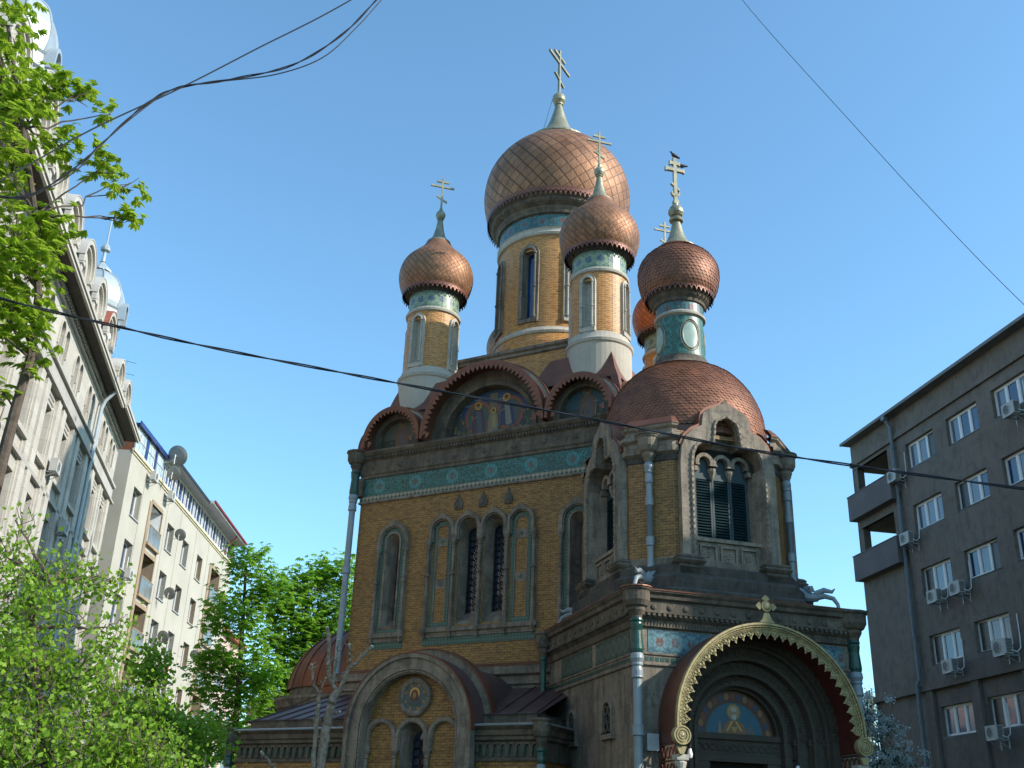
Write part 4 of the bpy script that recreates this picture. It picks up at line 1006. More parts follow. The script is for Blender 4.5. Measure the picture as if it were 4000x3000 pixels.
# pierced copper side screen left and right of the canopy
for x in (.56, 5.38):
    m = MB(PM @ Matrix.Translation((x, 0, 0)) @ Matrix.Rotation(-PI / 2, 4, 'Z'))
    for i in range(4):
        m.box(.02, 1.0, -.015, .015, 3.84 - i * .36, 3.88 - i * .36)
        for j in range(5): m.tube([(.12 + j * .19 + .08 * cos(u), 0, 3.68 - i * .36 + .12 * sin(u)) for u in [2 * PI * q / 10 for q in range(11)]], .022, 5, cap=False)
    m.box(-.0, .05, -.02, .02, 2.4, 3.9)
    m.build('pierced_screen', 'copper', can)
for x in (.66, 5.30):
    m = MB(PM); m.lathe(x, -.92, [(.12, 3.5), (.14, 3.45), (.10, 3.3), (.075, 3.25), (.075, 2.0)], 12); m.box(x - .14, x + .14, -1.06, -.78, 3.5, 3.62); m.build('canopy_post', 'pale', can)
downpipe(church, PM, -.02, -.12, 7.50, 0, .34, 5.95, (4.1,), .105, 'dirty', True, 'copper2')
downpipe(church, PM, 6.02, -.06, 7.46, 0, .38, 5.95, (4.1,), .105)
downpipe(church, PM, 6.10, 6.0, 7.46, 0, .34, 5.95, (4.1,), .105)

# ------------------------------------------------------------------ bell tower over the porch
TC = (3.0, 3.15)
def octo(a, c): 
    x, y = TC
    return [(x - c, y - a), (x + c, y - a), (x + a, y - c), (x + a, y + c), (x + c, y + a), (x - c, y + a), (x - a, y + c), (x - a, y - c)]
TW = PM @ Matrix.Translation((TC[0], TC[1], 0))
w = MB(TW)
for k in range(4):
    t_ = MB(); OPEN = [(-1.03, 8.5), (-1.03, 11.15), (-.99, 11.5), (-.9, 11.7), (-.74, 11.83), (-.40, 11.84), (-.38, 12.1), (.38, 12.1), (.40, 11.84), (.74, 11.83), (.9, 11.7), (.99, 11.5), (1.03, 11.15), (1.03, 8.5)]
    t_.holes([(-1.55, 7.4), (1.55, 7.4), (1.55, 12.2), (-1.55, 12.2)], [OPEN], -2.45)
    t_.add([(1.55, -2.45, 7.4), (2.45, -1.55, 7.4), (2.45, -1.55, 12.2), (1.55, -2.45, 12.2)], [(0, 1, 2, 3)])
    Fk = face(k); vs = [Fk @ Vector(p) for p in t_.v]
    for f, uv_ in zip(t_.f, t_.uv): w.add([tuple(vs[i]) for i in f], [tuple(range(len(f)))], uv_)
tower = w.build('bell_tower', 'brick', church)
w = MB(PM); w.sweep(octo(2.45, 1.55), [(.62, 7.48), (.62, 7.66), (.56, 7.72), (.44, 7.76), (.44, 8.05), (.36, 8.12), (.30, 8.16), (.30, 8.34), (.20, 8.40), (.12, 8.44)]); w.build('stepped_plinth', 'black', tower)
w = MB(PM); w.sweep(octo(2.45, 1.55), [(0.02, 8.42), (.05, 8.44), (.05, 8.62), (0.0, 8.66)]); w.build('stone_base', 'stone', tower)
for k in range(4):
    CP = [(1.42, -2.45), (1.55, -2.45), (2.45, -1.55), (2.45, -1.42)]
    w = MB(TW @ face(k)); w.sweep(CP, [(.0, 11.30), (.03, 11.34), (.03, 11.5), (.0, 11.52)], closed=False); w.build('dark_band', 'black', tower)
    w = MB(TW @ face(k)); w.sweep(CP, [(.0, 11.5), (.12, 11.56), (.14, 11.7), (.10, 11.74), (.10, 11.86), (.22, 11.92), (.22, 12.02), (.06, 12.10), (.06, 12.22), (.14, 12.28), (.16, 12.36), (-.2, 12.40)], closed=False); w.build('cornice', 'mid', tower)
    w = MB(TW @ face(k)); w.sweep(CP, [(.17, 12.35), (.17, 12.38), (-.05, 12.62), (-.3, 12.72)], closed=False); w.build('flashing', 'copper2', tower, smooth=20)
HO = [(1.42, 8.5), (1.42, 11.2), (1.36, 11.7), (1.22, 12.0), (1.0, 12.22), (.74, 12.36), (.72, 12.55), (.68, 12.72), (.52, 12.88), (.25, 13.0), (.1, 13.08), (0, 13.2)]
HI = [(1.03, 8.5), (1.03, 11.15), (.99, 11.5), (.9, 11.7), (.74, 11.83), (.40, 11.84), (.36, 12.15), (.345, 12.38), (.28, 12.52), (.14, 12.60), (.05, 12.66), (0, 12.72)]
def full(h): return [(-x, z) for x, z in h] + [(x, z) for x, z in h[::-1][1:]]
TW = PM @ Matrix.Translation((TC[0], TC[1], 0))
for k in range(4):
    F = TW @ face(k); ap_ = 2.45
    m = MB(F); m.strip(full(HI), full(HO), -ap_ - .22, -ap_ + .5)
    H2 = [(x * .96, z - .02) for x, z in HI]
    fr_ = m.build('belfry_window', 'mid', tower)
    m = MB(F); m.rope([(x * 1.07, -ap_ - .235, z + .02) for x, z in full(HI)], .045, .16, 6); m.build('rope_moulding', 'mid', fr_)
    m = MB(F); HB = [(x + .02, z) for x, z in HO]; HC = [(x + .07, z + (.05 if z > 11.5 else 0)) for x, z in HO]
    m.strip(full(HO[2:]), full(HC[2:]), -ap_ - .17, -ap_ + .9); m.build('hood', 'copper2', fr_)
    for sx in (-1, 1):
        m = MB(F); m.sweep([(sx * 1.25 - .32, -ap_ + .1), (sx * 1.25 - .32, -ap_ - .30), (sx * 1.25 + .32, -ap_ - .30), (sx * 1.25 + .32, -ap_ + .1)], [(0, 7.9), (0, 8.40), (.05, 8.44), (.09, 8.5), (.04, 8.56), (.06, 8.6), (0, 8.66), (-.12, 8.7)], closed=False)
        m.build('pedestal', 'dirty', fr_)
    m = MB(F)   # soffit panel, studs, colonnette arches
    m.flat(full([(x, z) for x, z in HI]), -ap_ + .42)
    for sx in (-1, 1):
        for i in range(5): m.ball((sx * 1.02, -ap_ + .12, 8.75 + i * .62), .06, 8, sx=.5)
        m.add([(sx * 1.03, -ap_ - .2, 8.5), (sx * .82, -ap_ + .42, 8.5), (sx * .82, -ap_ + .42, 11.2), (sx * 1.03, -ap_ - .2, 11.3)], [(0, 1, 2, 3)])
    for cx_ in (-.53, 0, .53):
        m.strip(arc(cx_, 11.42, .17, 14, a0=PI * 1.18, a1=-PI * .18), arc(cx_, 11.42, .275, 14, a0=PI * 1.1, a1=-PI * .1), -ap_ + .12, -ap_ + .42)
    for cx_ in (-.265, .265): m.lathe(cx_, -ap_ + .26, [(.12, 11.28), (.12, 11.2), (.08, 11.1), (.05, 11.0), (0, 10.92)], 8)
    for sx in (-1, 1): m.box(sx * .80 - .05, sx * .80 + .05, -ap_ + .1, -ap_ + .42, 11.15, 11.28)
    m.build('triple_arch', 'mid', fr_)
    m = MB(F)
    m.box(-1.02, 1.02, -ap_ - .05, -ap_ + .42, 9.14, 9.24); m.box(-1.0, 1.0, -ap_ + .02, -ap_ + .42, 8.46, 9.14)
    for cx_ in (-.6, 0, .6):
        m.strip([(cx_ - .19, 8.62), (cx_ - .19, 9.0), (cx_ + .19, 9.0), (cx_ + .19, 8.62), (cx_ - .19, 8.62)], [(cx_ - .25, 8.56), (cx_ - .25, 9.06), (cx_ + .25, 9.06), (cx_ + .25, 8.56), (cx_ - .25, 8.56)], -ap_ - .04, -ap_ + .02, ends=False)
        for i in range(7):
            a = 2 * PI * i / 6; rr_ = 0 if i == 6 else .07; m.ball((cx_ + rr_ * cos(a), -ap_ + .0, 8.81 + rr_ * sin(a)), .035, 6, sy=.5)
    m.build('apron_panel', 'mid', fr_)
    m = MB(F)
    for cx_ in (-.535, 0, .535):
        x0, x1 = cx_ - .262, cx_ + .262
        m.box(x0, x0 + .055, -ap_ + .28, -ap_ + .34, 9.24, 11.5); m.box(x1 - .055, x1, -ap_ + .28, -ap_ + .34, 9.24, 11.5)
        m.box(x0 + .055, x1 - .055, -ap_ + .283, -ap_ + .337, 9.24, 9.32); m.box(x0 + .055, x1 - .055, -ap_ + .283, -ap_ + .337, 10.98, 11.55)
        for i in range(21):
            z = 9.34 + i * .079; m.add([(x0 + .05, -ap_ + .27, z), (x1 - .05, -ap_ + .27, z), (x1 - .05, -ap_ + .33, z + .06), (x0 + .05, -ap_ + .33, z + .06), (x0 + .05, -ap_ + .275, z - .012), (x1 - .05, -ap_ + .275, z - .012), (x1 - .05, -ap_ + .335, z + .048), (x0 + .05, -ap_ + .335, z + .048)], [(0, 1, 2, 3), (4, 5, 1, 0), (7, 6, 5, 4)])
    m.build('louvred_shutter', 'shut', fr_)
    m = MB(F); m.box(-.85, .85, -ap_ + .36, -ap_ + .40, 9.2, 11.9); m.build('dark_backing', 'dark', fr_)
# corner pipes with gargoyle mouths on the four chamfers
for k in range(4):
    F = TW @ Matrix.Rotation(k * PI / 2 - PI / 4, 4, 'Z'); d = 2.83 + .13
    downpipe(tower, F, 0, -d, 12.02, 8.35, .30, None, (9.9, 10.9 - .2) if 0 else (9.0, 10.1,), .085, 'stone')
    m = MB(F); m.tube([(0, -d, 8.45), (0, -d - .04, 8.2), (0, -d - .2, 8.02), (0, -d - .42, 7.95), (0, -d - .62, 7.93)], [.09, .12, .16, .14, .10], 10)
    m.tube([(0, -d - .5, 7.93), (0, -d - .8, 7.96), (0, -d - 1.02, 7.88), (0, -d - 1.12, 7.72), (0, -d - 1.14, 7.60)], [.085, .07, .06, .05, .045], 8)
    m.tube([(0, -d - .55, 8.02), (0, -d - .8, 8.12), (0, -d - 1.0, 8.06), (0, -d - 1.08, 8.14)], [.10, .075, .05, .015], 8)
    for i in range(9):
        a = i * .7; m.tube([(0.09 * sin(a), -d - .12 - i * .05, 8.08), (.17 * sin(a), -d - .1 - i * .05, 8.2 + .03 * cos(a)), (.2 * sin(a), -d - .02 - i * .05, 8.24)], [.05, .03, .005], 6)
    for sx in (-1, 1): m.tube([(sx * .1, -d - .3, 8.0), (sx * .22, -d - .25, 8.05), (sx * .24, -d - .12, 8.16)], [.05, .04, .005], 6)
    m.build('gargoyle_spout', 'pipe', tower)
# shingled dome: rows of scale tiles over a copper core
def scale_dome(parent, M, cx, cy, prof, n0, row, mat, name, z_hi=None):
    P = smooth_prof(prof, 8); L = [0.]
    for a, b in zip(P, P[1:]): L.append(L[-1] + math.dist(a, b))
    def at(s):
        for i in range(len(L) - 1):
            if L[i + 1] >= s:
                t = (s - L[i]) / (L[i + 1] - L[i]); return tuple(P[i][d] + (P[i + 1][d] - P[i][d]) * t for d in (0, 1))
        return P[-1]
    c = MB(M); c.lathe(cx, cy, [(max(0, r - .03), z) for r, z in P], 48); core = c.build(name, 'copper', parent, smooth=60)
    m = MB(M); rows = int(L[-1] / row)
    shape = [(-.5, 1.9), (.5, 1.9), (.5, .75), (.46, .45), (.32, .16), (.12, .02), (-.12, .02), (-.32, .16), (-.46, .45), (-.5, .75)]
    rnd = random.Random(5)
    n = n0
    for j in range(rows):
        s0 = j * row; r, z = at(s0)
        want = max(10, 2 * PI * r / (2 * PI * P[0][0] / n0) if r < P[0][0] * 2 else n0)
        n = n0 if r > .62 * max(p[0] for p in P) else n0 * 3 // 4 if r > .4 * max(p[0] for p in P) else n0 // 2
        for i in range(n):
            th = 2 * PI * (i + .5 * (j % 2)) / n; dth = 2 * PI / n * 1.0; tilt = .02 + rnd.uniform(-.004, .008); vs = []
            for u, v in shape:
                rr, zz = at(min(L[-1], s0 + v * row)); r2, z2 = at(min(L[-1], s0 + v * row + .01)); 
                rt, zt_ = r2 - rr, z2 - zz; q = math.hypot(rt, zt_) or 1; nx, nz = zt_ / q, -rt / q
                off = tilt * (1 - v / 1.9) + .002
                vs.append((cx + (rr + nx * off) * cos(th + u * dth), cy + (rr + nx * off) * sin(th + u * dth), zz + nz * off))
            m.add(vs, [tuple(range(len(vs)))])
            m.add([vs[i_] for i_ in range(2, 10)] + [(x - .0, y - .0, z_) for x, y, z_ in [(cx + (Vector((v_[0] - cx, v_[1] - cy)).length - .02) * (v_[0] - cx) / math.hypot(v_[0] - cx, v_[1] - cy), cy + (Vector((v_[0] - cx, v_[1] - cy)).length - .02) * (v_[1] - cy) / math.hypot(v_[0] - cx, v_[1] - cy), v_[2]) for v_ in vs[2:10]]], [(i_, i_ + 1, i_ + 9, i_ + 8) for i_ in range(7)])
    m.build('copper_scales', mat, core, smooth=0)
    return core
scale_dome(tower, PM, TC[0], TC[1], [(2.42, 12.52), (2.40, 13.0), (2.30, 13.6), (2.05, 14.2), (1.62, 14.75), (1.22, 15.02), (1.02, 15.12)], 100, .09, 'scale', 'dome')
m = MB(PM); m.lathe(TC[0], TC[1], [(1.16, 15.02), (1.10, 15.06), (1.0, 15.12), (.88, 15.28), (.84, 15.4), (.80, 15.42), (.80, 15.48), (.74, 15.5)], 36); m.build('drum_plinth', 'dirty', tower)
m = MB(PM); m.lathe(TC[0], TC[1], [(.76, 15.48), (.74, 15.7), (.725, 16.4), (.72, 16.86)], 48, rr=.75); ld = m.build('tiled_drum', 'tiledrum', tower)
m = MB(PM); m.lathe(TC[0], TC[1], [(.72, 16.84), (.80, 16.88), (.81, 16.94), (.76, 17.0)], 36); m.build('ring_moulding', 'pale', ld)
m = MB(PM); m.lathe(TC[0], TC[1], [(.75, 16.98), (.75, 17.32)], 36, rr=.75); m.build('majolica_frieze', 'frieze2', ld)
m = MB(PM); m.lathe(TC[0], TC[1], [(.74, 17.3), (.80, 17.33), (.82, 17.42), (.9, 17.5), (.94, 17.6), (1.0, 17.66), (1.0, 17.8), (.7, 17.9)], 40); m.build('cornice', 'dirty', ld)
for k in range(4):
    F = TW @ face(k); m = MB(F)
    def wrap(pts, r): return [(r * sin(x / r), -r * cos(x / r), z) for x, z in pts]
    E1 = ellipse(0, 16.15, .27, .46, 28); E0 = ellipse(0, 16.15, .33, .53, 28)
    m.tube(wrap(E1 + [E1[0]], .75), .022, 6, cap=False); m.tube(wrap(E0 + [E0[0]], .745), .018, 6, cap=False); m.build('oval_frame', 'tin', ld)
    m = MB(F); m.add(wrap(E1, .748) + wrap([(0, 16.15)], .75), [(i, (i + 1) % 28, 28) for i in range(28)]); m.build('oval_panel', plain('oval_tile', (.28, .38, .32), .3, 0, .2, 2.) if k == 0 else bpy.data.materials['oval_tile'], ld)
scale_dome(tower, PM, TC[0], TC[1], [(1.06, 17.72), (1.20, 18.0), (1.285, 18.42), (1.25, 18.80), (1.08, 19.12), (.84, 19.34), (.68, 19.47), (.60, 19.58)], 52, .10, 'scale', 'onion_dome')
m = MB(PM); fringe(m, TC[0], TC[1], 1.09, 17.80, 40, .24); m.lathe(TC[0], TC[1], [(1.09, 17.74), (1.11, 17.82), (1.07, 17.84)], 40); m.build('lambrequin', 'copper', tower)
m = MB(PM); m.lathe(TC[0], TC[1], smooth_prof([(.65, 19.50), (.63, 19.58), (.48, 19.66), (.29, 20.0), (.18, 20.4), (.13, 20.62)], 3) + [(.22, 20.64), (.24, 20.70), (.20, 20.76), (.12, 20.78), (.10, 20.80), (.2, 20.85), (.255, 20.95), (.26, 21.05), (.2, 21.18), (.12, 21.23), (.09, 21.26), (.09, 21.34)], 28)
m.build('spire', 'tin', tower)
cross(tower, PM @ Matrix.Translation((TC[0], TC[1], 21.44)), 1.72, .66, 1, .115)
# roof fill behind the tower
m = MB(PM); m.add([(0, 0, 7.46), (PW, 0, 7.46), (PW, PD, 7.46), (0, PD, 7.46)], [(0, 1, 2, 3)]); m.build('porch_roof', 'purple', porch)
for b_, fill in (((TC[0]-2.3, TC[0]+2.3), 0),):
    m = MB(PM); m.lathe(TC[0], TC[1], [(2.5, 12.3), (2.45, 12.5)], 24); m.build('dome_kerb', 'copper2', tower)

# ------------------------------------------------------------------ small things on and around the porch
def bulb(x, y, z, label):
    m = MB(); m.tube([(0, .22, .12), (0, .1, .14), (0, 0, .08)], .018, 6); m.lathe(0, 0, [(0, .10), (.04, .08), (.04, .0)], 10)
    t = thing('porch_lamp', label, 'lamp', CH @ PM @ Matrix.Translation((x, y, z)), 'bare lamps of the portal')
    m.build('lamp_holder', 'iron', t); m = MB(); m.lathe(0, 0, [(.03, 0), (.05, -.06), (.065, -.13), (.05, -.2), (0, -.23)], 12); m.build('lamp_bulb', 'bulb', t)
bulb(.98, -.75, 3.78, 'white bulb on an iron bracket at the left foot of the gilded arch')
bulb(4.25, .1, 3.62, 'white bulb on a bracket inside the shaded right side of the portal')
m = MB(); m.box(-.14, .14, -.1, 0, 0, .36); m.box(-.15, .15, -.115, -.098, -.01, .37)
t = thing('meter_box', 'small grey metal box fixed to the porch wall beside the left downpipe', 'box', CH @ PM @ Matrix.Translation((.36, 0, 3.75)))
m.build('casing', 'ltgrey', t)
# ------------------------------------------------------------------ grey office building on the right (local x = -s)
def place(o, x, y, z): o.location = (x, y, z); return o
GB = fr(25.58, 4.65, -79.7)
grey = thing('grey_apartment_building', 'dark grey rendered block with corner balconies and white framed windows on the right', 'building', GB)
GX0, GX1 = -46.3, -18.4
rows = [17.9, 15.0, 12.1, 9.2, 6.3, 3.4]; cols = [-41.35 + i * 3.25 for i in range(9)]
rects = []
for z in rows:
    for x in cols:
        if x + 2.25 < GX1: rects.append((x, x + 2.25, z, z + 1.2))
low = [r for r in rects if r[2] < 8.5]; hi = [r for r in rects if r[2] > 8.5]
m = MB()
for (z0, z1) in ((17.0, 19.45), (14.0, 16.4)):
    hi.append((-46.3 + .001, -42.95, z0, z1))
rc = [r for r in hi]
m.grid_wall(GX0, GX1, 8.45, 20.8, rc, 0, .16)
m.grid_wall(GX0, GX1, 0, 8.2, low, .12, .16)
m.box(GX0 - .05, GX1, -.10, .2, 8.2, 8.46); m.box(GX0 - .03, GX1, -.12, .1, 19.62, 19.80); m.box(GX0 - .03, GX1, -.06, .1, 19.80, 19.9)
for x in cols + [cols[-1] + 3.25]: m.box(x - .75, x - .25, -.02, .13, 0, 8.2)
# balcony rooms: floor slabs, back and side walls, corner post
for z0, z1 in ((17.0, 19.45), (14.0, 16.4)):
    m.box(GX0, -42.95, .02, 3.2, z0 - .18, z0 + .0); m.box(GX0, -42.95, .02, 3.2, z1, z1 + .45)
    m.box(-43.9, -42.95, 1.9, 2.2, z0, z1); m.box(-42.96, -42.80, .16, 3.2, z0, z1)
    m.box(GX0 + .02, GX0 + .42, .03, .4, z0, z1)
m.box(GX0, GX1, 13, 13.3, 0, 20.9)
m.add([(GX1, 0, 0), (GX1, 13.3, 0), (GX1, 13.3, 20.8), (GX1, 0, 20.8)], [(0, 1, 2, 3)])
m.add([(GX0, 13.3, 0), (GX0, 0, 0), (GX0, 0, 13.82), (GX0, 13.3, 13.82)], [(0, 1, 2, 3)]); m.add([(GX0, 13.3, 19.9), (GX0, 0, 19.9), (GX0, 0, 20.8), (GX0, 13.3, 20.8)], [(0, 1, 2, 3)])
m.add([(GX0, 13.3, 13.82), (GX0, 3.2, 13.82), (GX0, 3.2, 19.9), (GX0, 13.3, 19.9)], [(0, 1, 2, 3)])
m.build('wall', 'greyr', grey, smooth=0)
m = MB(); m.box(GX0 - .15, GX1 + .3, -.46, 13.8, 20.8, 20.86); m.box(GX0 - .16, GX1 + .3, -.49, -.44, 20.78, 20.92); m.build('roof_slab', 'greyd', grey)
for z0, z1 in ((16.8, 18.0), (13.82, 15.02)):
    m = MB(); m.box(-46.32, -42.3, -.42, -.30, z0, z1); m.box(-42.42, -42.3, -.30, .02, z0, z1); m.box(-46.32, -46.20, -.30, 3.2, z0, z1); m.box(-46.25, -42.35, -.32, .02, z0, z0 + .14)
    b_ = m.build('balcony_parapet', 'greyb', grey); m = MB(); m.box(-46.35, -42.28, -.45, -.27, z1, z1 + .03); m.box(-42.45, -42.28, -.27, .02, z1, z1 + .03); m.box(-46.35, -46.17, -.27, 3.2, z1, z1 + .03); m.build('coping', 'greyd', b_)
m = MB(); m.tube([(-42.2, -.42, 20.78), (-42.2, -.3, 20.55), (-42.2, -.14, 20.3), (-42.2, -.14, 8.7), (-42.35, -.2, 8.5), (-42.35, -.2, 0)], .09, 8); m.box(-42.33, -42.07, -.5, -.3, 20.6, 20.78)
for z in (19.2, 16.3, 13.4, 10.5, 7.0): m.tube([(-42.2 if z > 8.6 else -42.35, -.14 if z > 8.6 else -.2, z), (-42.2 if z > 8.6 else -42.35, -.14 if z > 8.6 else -.2, z + .06)], .12, 8)
m.build('downpipe', plain('blue_grey_pipe', (.16, .19, .22), .5, .2, .2, 3.), grey)
curtain = plain('net_curtain', (.30, .31, .31), .9, 0, .3, 6.); blind = plain('window_blind', (.09, .075, .065), .9, 0, .3, 1.)
def three_light(w, h, par, x, y, z, pattern, frame_m='white', sill='greyr'):
    """triple casement: frame, three panes; pattern says which lights are glass, curtained or dark"""
    f = MB(); t = .06
    f.box(0, w, 0, .07, 0, t); f.box(0, w, 0, .07, h - t, h); f.box(0, t, 0, .07, t, h - t); f.box(w - t, w, 0, .07, t, h - t)
    for k in (1, 2): f.box(w * k / 3 - .06, w * k / 3 + .06, -.012, .075, t, h - t)
    fo = f.build('window', frame_m, par, (x, y + .08, z))
    for k in range(3):
        if pattern[k] != 'd': 
            g_ = MB(); a, b = w * k / 3 + .1, w * (k + 1) / 3 - .1
            q = MB(); q.strip([(a, t + .05), (b, t + .05), (b, h - t - .05), (a, h - t - .05), (a, t + .05)], [(a - .05, t), (b + .05, t), (b + .05, h - t), (a - .05, h - t), (a - .05, t)], .005, .05, ends=False); q.build('sash', frame_m, fo)
    for k in range(3):
        g_ = MB(); g_.add([(w * k / 3, .04, t), (w * (k + 1) / 3, .04, t), (w * (k + 1) / 3, .04, h - t), (w * k / 3, .04, h - t)], [(0, 1, 2, 3)])
        g_.build('glass_pane', {'g': 'glassb', 'c': MTX['gc'], 'd': MTX['gd']}[pattern[k]], fo)
    s_ = MB(); s_.box(-.08, w + .08, -.16, .05, -.07, -.005); s_.build('sill', sill, fo)
    return fo
t_ = NT('curtained_glass'); n_ = t_.noise(t_.scale(t_.ob(), (14, 1, .4)), 2.); MTX = {'gc': t_.fin(t_.mix(t_.ramp(n_, .3, .7), (.08, .11, .15), (.16, .19, .22)), .12, 0, .9)}
t_ = NT('blinded_glass'); MTX['gd'] = t_.fin(t_.mix(t_.ramp(t_.noise(t_.scale(t_.ob(), (1, 1, 30)), 1.), .4, .6), (.03, .028, .027), (.055, .05, .046)), .35)
rg = random.Random(4); PATS = {(0, 0): 'ccd', (1, 0): 'cgg', (0, 1): 'ccc', (1, 1): 'dcg', (2, 0): 'cgc', (0, 2): 'dcc', (0, 3): 'dgc', (1, 3): 'dcc', (0, 4): 'cgc'}
for j, z in enumerate(rows):
    for i, x in enumerate(cols):
        if x + 2.25 < GX1:
            three_light(2.25, 1.2, grey, x, .08 if z > 8.5 else .2, z, PATS.get((i, j)) or ''.join(rg.choice('ggcd') for _ in range(3)), 'white', 'greyd')

# air conditioners: one is modelled, the rest are copies
def make_ac(label):
    t = thing('air_conditioner', label, 'air conditioner', group='outdoor air conditioning units')
    m = MB(); m.box(-.42, .42, -.62, -.30, 0, .58)
    case = kid(t, m.build('casing', 'acw', t))
    m = MB(); m.lathe(0, 0, [(.20, 0), (.23, 0), (.23, .02), (.20, .02)], 20)
    for q in (.04, .08, .12, .16): m.lathe(0, 0, [(q, .01), (q + .012, .01)], 20)
    for a in range(8): m.add([(.03 * cos(a * PI / 4), .03 * sin(a * PI / 4), .012), (.21 * cos(a * PI / 4 + .03), .21 * sin(a * PI / 4 + .03), .012), (.21 * cos(a * PI / 4 - .03), .21 * sin(a * PI / 4 - .03), .012)], [(0, 1, 2)])
    m.M = Matrix.Translation((-.10, -.622, .29)) @ Matrix.Rotation(PI / 2, 4, 'X')
    kid(t, m.build('fan_grille', 'acw', t))
    m = MB(); m.lathe(0, 0, [(0, 0.002), (.21, .002)], 20); m.M = Matrix.Translation((-.10, -.622, .29)) @ Matrix.Rotation(PI / 2, 4, 'X'); kid(t, m.build('fan', 'iron', t))
    m = MB()
    for i in range(9): m.box(.421, .43, -.58, -.34, .06 + i * .055, .085 + i * .055)
    kid(t, m.build('side_vent', 'iron', t))
    m = MB()
    for x in (-.3, .3): m.box(x - .02, x + .02, -.66, 0, -.05, 0); m.tube([(x, -.6, -.03), (x, -.02, -.35)], .015, 4); m.box(x - .02, x + .02, -.03, .01, -.4, .1)
    m.box(-.34, .34, -.655, -.615, -.045, -.005); kid(t, m.build('bracket', 'ltgrey', t))
    m = MB(); m.tube([(.42, -.4, .15), (.55, -.25, .05), (.58, -.1, .2), (.55, -.04, .6), (.57, -.04, 1.5)], .022, 5); kid(t, m.build('hose', 'white', t))
    return t
acs = [(GB, -41.95, 0, 17.5, 'air conditioner beside the top left window, crossed by the overhead cable'), (GB, -41.5, 0, 14.45, 'air conditioner on the grey wall beside the left window of the second row'),
       (GB, -39.95, 0, 11.55, 'left one of the two air conditioners hung close together on the grey building'), (GB, -38.3, 0, 11.55, 'right one of the two air conditioners hung close together on the grey building'),
       (GB, -39.5, 0, 8.62, 'air conditioner under the leftmost window just above the ledge of the grey building'), (GB, -35.9, 0, 8.75, 'large looking air conditioner near the right edge above the ledge of the grey building'),
       (GB, -37.2, 0, 5.85, 'lowest air conditioner of the grey building, below the ledge'), (GB, -33.3, 0, 17.4, 'highest air conditioner at the right edge, under the top row of windows')]
OB = fr(-10 * cos(R_(-11)), 10 * sin(R_(-11)), 101)
CB = fr(-18.9 * cos(R_(-1.4)), 18.9 * sin(R_(-1.4)), 91.4)
acs += [(CB, 55.9, 0, 13.85, 'air conditioner under the upper left window of the cream block'), (CB, 60.9, 0, 19.75, 'air conditioner hung just under the glazed attic of the cream block, white side lit'),
        (CB, 57.2, 0, 19.7, 'air conditioner with a long bracket below the blue roofed conservatory'), (CB, 73.9, 0, 14.6, 'air conditioner on the far end of the cream block by the chestnut leaves'),
        (OB, 40.75, 0, 13.95, 'air conditioner between tall windows of the ornate building, near the trunk'), (OB, 44.2, 0, 12.5, 'air conditioner in the shadow on the ornate building, beside the pipe')]
ac0 = None
for M, x, y, z, lab in acs:
    if ac0 is None: ac0 = make_ac(lab); a_ = ac0
    else: a_ = copy_tree(ac0); a_['label'] = lab
    a_.matrix_world = M @ Matrix.Translation((x, y, z)) @ Matrix.Scale(.98 if 'large' in lab else .86, 4)

# unseen blocks added on the right to shade the porch, with a sunlit gap
d_ = Vector((sin(R_(SUN_AZ)), cos(R_(SUN_AZ)))); e_ = Vector((-d_.y, d_.x))   # e grows away from the camera
def block(name, label, q0, q1, dist, depth, h, mat):
    p = [e_ * q0 + d_ * dist, e_ * q1 + d_ * dist, e_ * q1 + d_ * (dist + depth), e_ * q0 + d_ * (dist + depth)]
    t = thing(name, label, 'building', Matrix.Translation((p[0].x, p[0].y, 0)))
    b = MB(Matrix.Translation((-p[0].x, -p[0].y, 0))); b.sweep([tuple(v) for v in p][::-1], [(0, 0), (0, h), (.3, h), (.3, h + .3), (-1, h + .4)])
    b.build('wall', mat, t); return t
BQ = dict(q0=None)
_p = Vector((3.21, 25.80)); _u = Vector((cos(R_(16)), sin(R_(16)))); _v = Vector((-sin(R_(16)), cos(R_(16))))
qa = (_p + _u * .2 - _v * 1.1).dot(e_) - .2; qb = (_p + _u * 3.25 - _v * 1.1).dot(e_)
block('added_tall_shade_block', 'unseen tall grey block added to shade the porch and belfry', qb, qb + 11.5, 25.5, 9, 26.0, 'greyb')
block('added_corner_shade_block', 'unseen grey block added to shade the near side of the sunlit gap', qa - 16, qa, 27, 10, 30.0, 'greyb')

# ------------------------------------------------------------------ cream apartment block (local x = s)
cream = thing('cream_apartment_block', 'cream rendered apartment block with brown balcony recesses and a glazed attic', 'building', CB)
CX0, CX1 = 54.05, 80.0
zr = [17.2, 14.3, 11.43, 8.56, 5.7, 2.85]
rects = []
for z in zr:
    for x in (55.35, 62.4, 66.1, 69.95): rects.append((x, x + 1.5, z, z + 1.6))
    rects.append((58.75, 60.95, z - .55, z + 1.68)); rects.append((74.0, 76.6, z - .55, z + 1.68))
m = MB(); m.grid_wall(CX0, CX1, 0, 20.4, [r for r in rects if r[1] - r[0] < 2], 0, .38)
m = MB(); small = [r for r in rects if r[1] - r[0] < 2]; big = [r for r in rects if r[1] - r[0] > 2]
m.grid_wall(CX0, CX1, 0, 20.4, rects, 0, .0)
m.grid_wall(CX0, CX0 + .001, 0, .001, small, 0, .38)
m.add([(CX0, 12, 0), (CX0, 0, 0), (CX0, 0, 20.4), (CX0, 12, 20.4)], [(0, 1, 2, 3)]); m.add([(CX1, 0, 0), (CX1, 12, 0), (CX1, 12, 22.4), (CX1, 0, 22.4)], [(0, 1, 2, 3)])
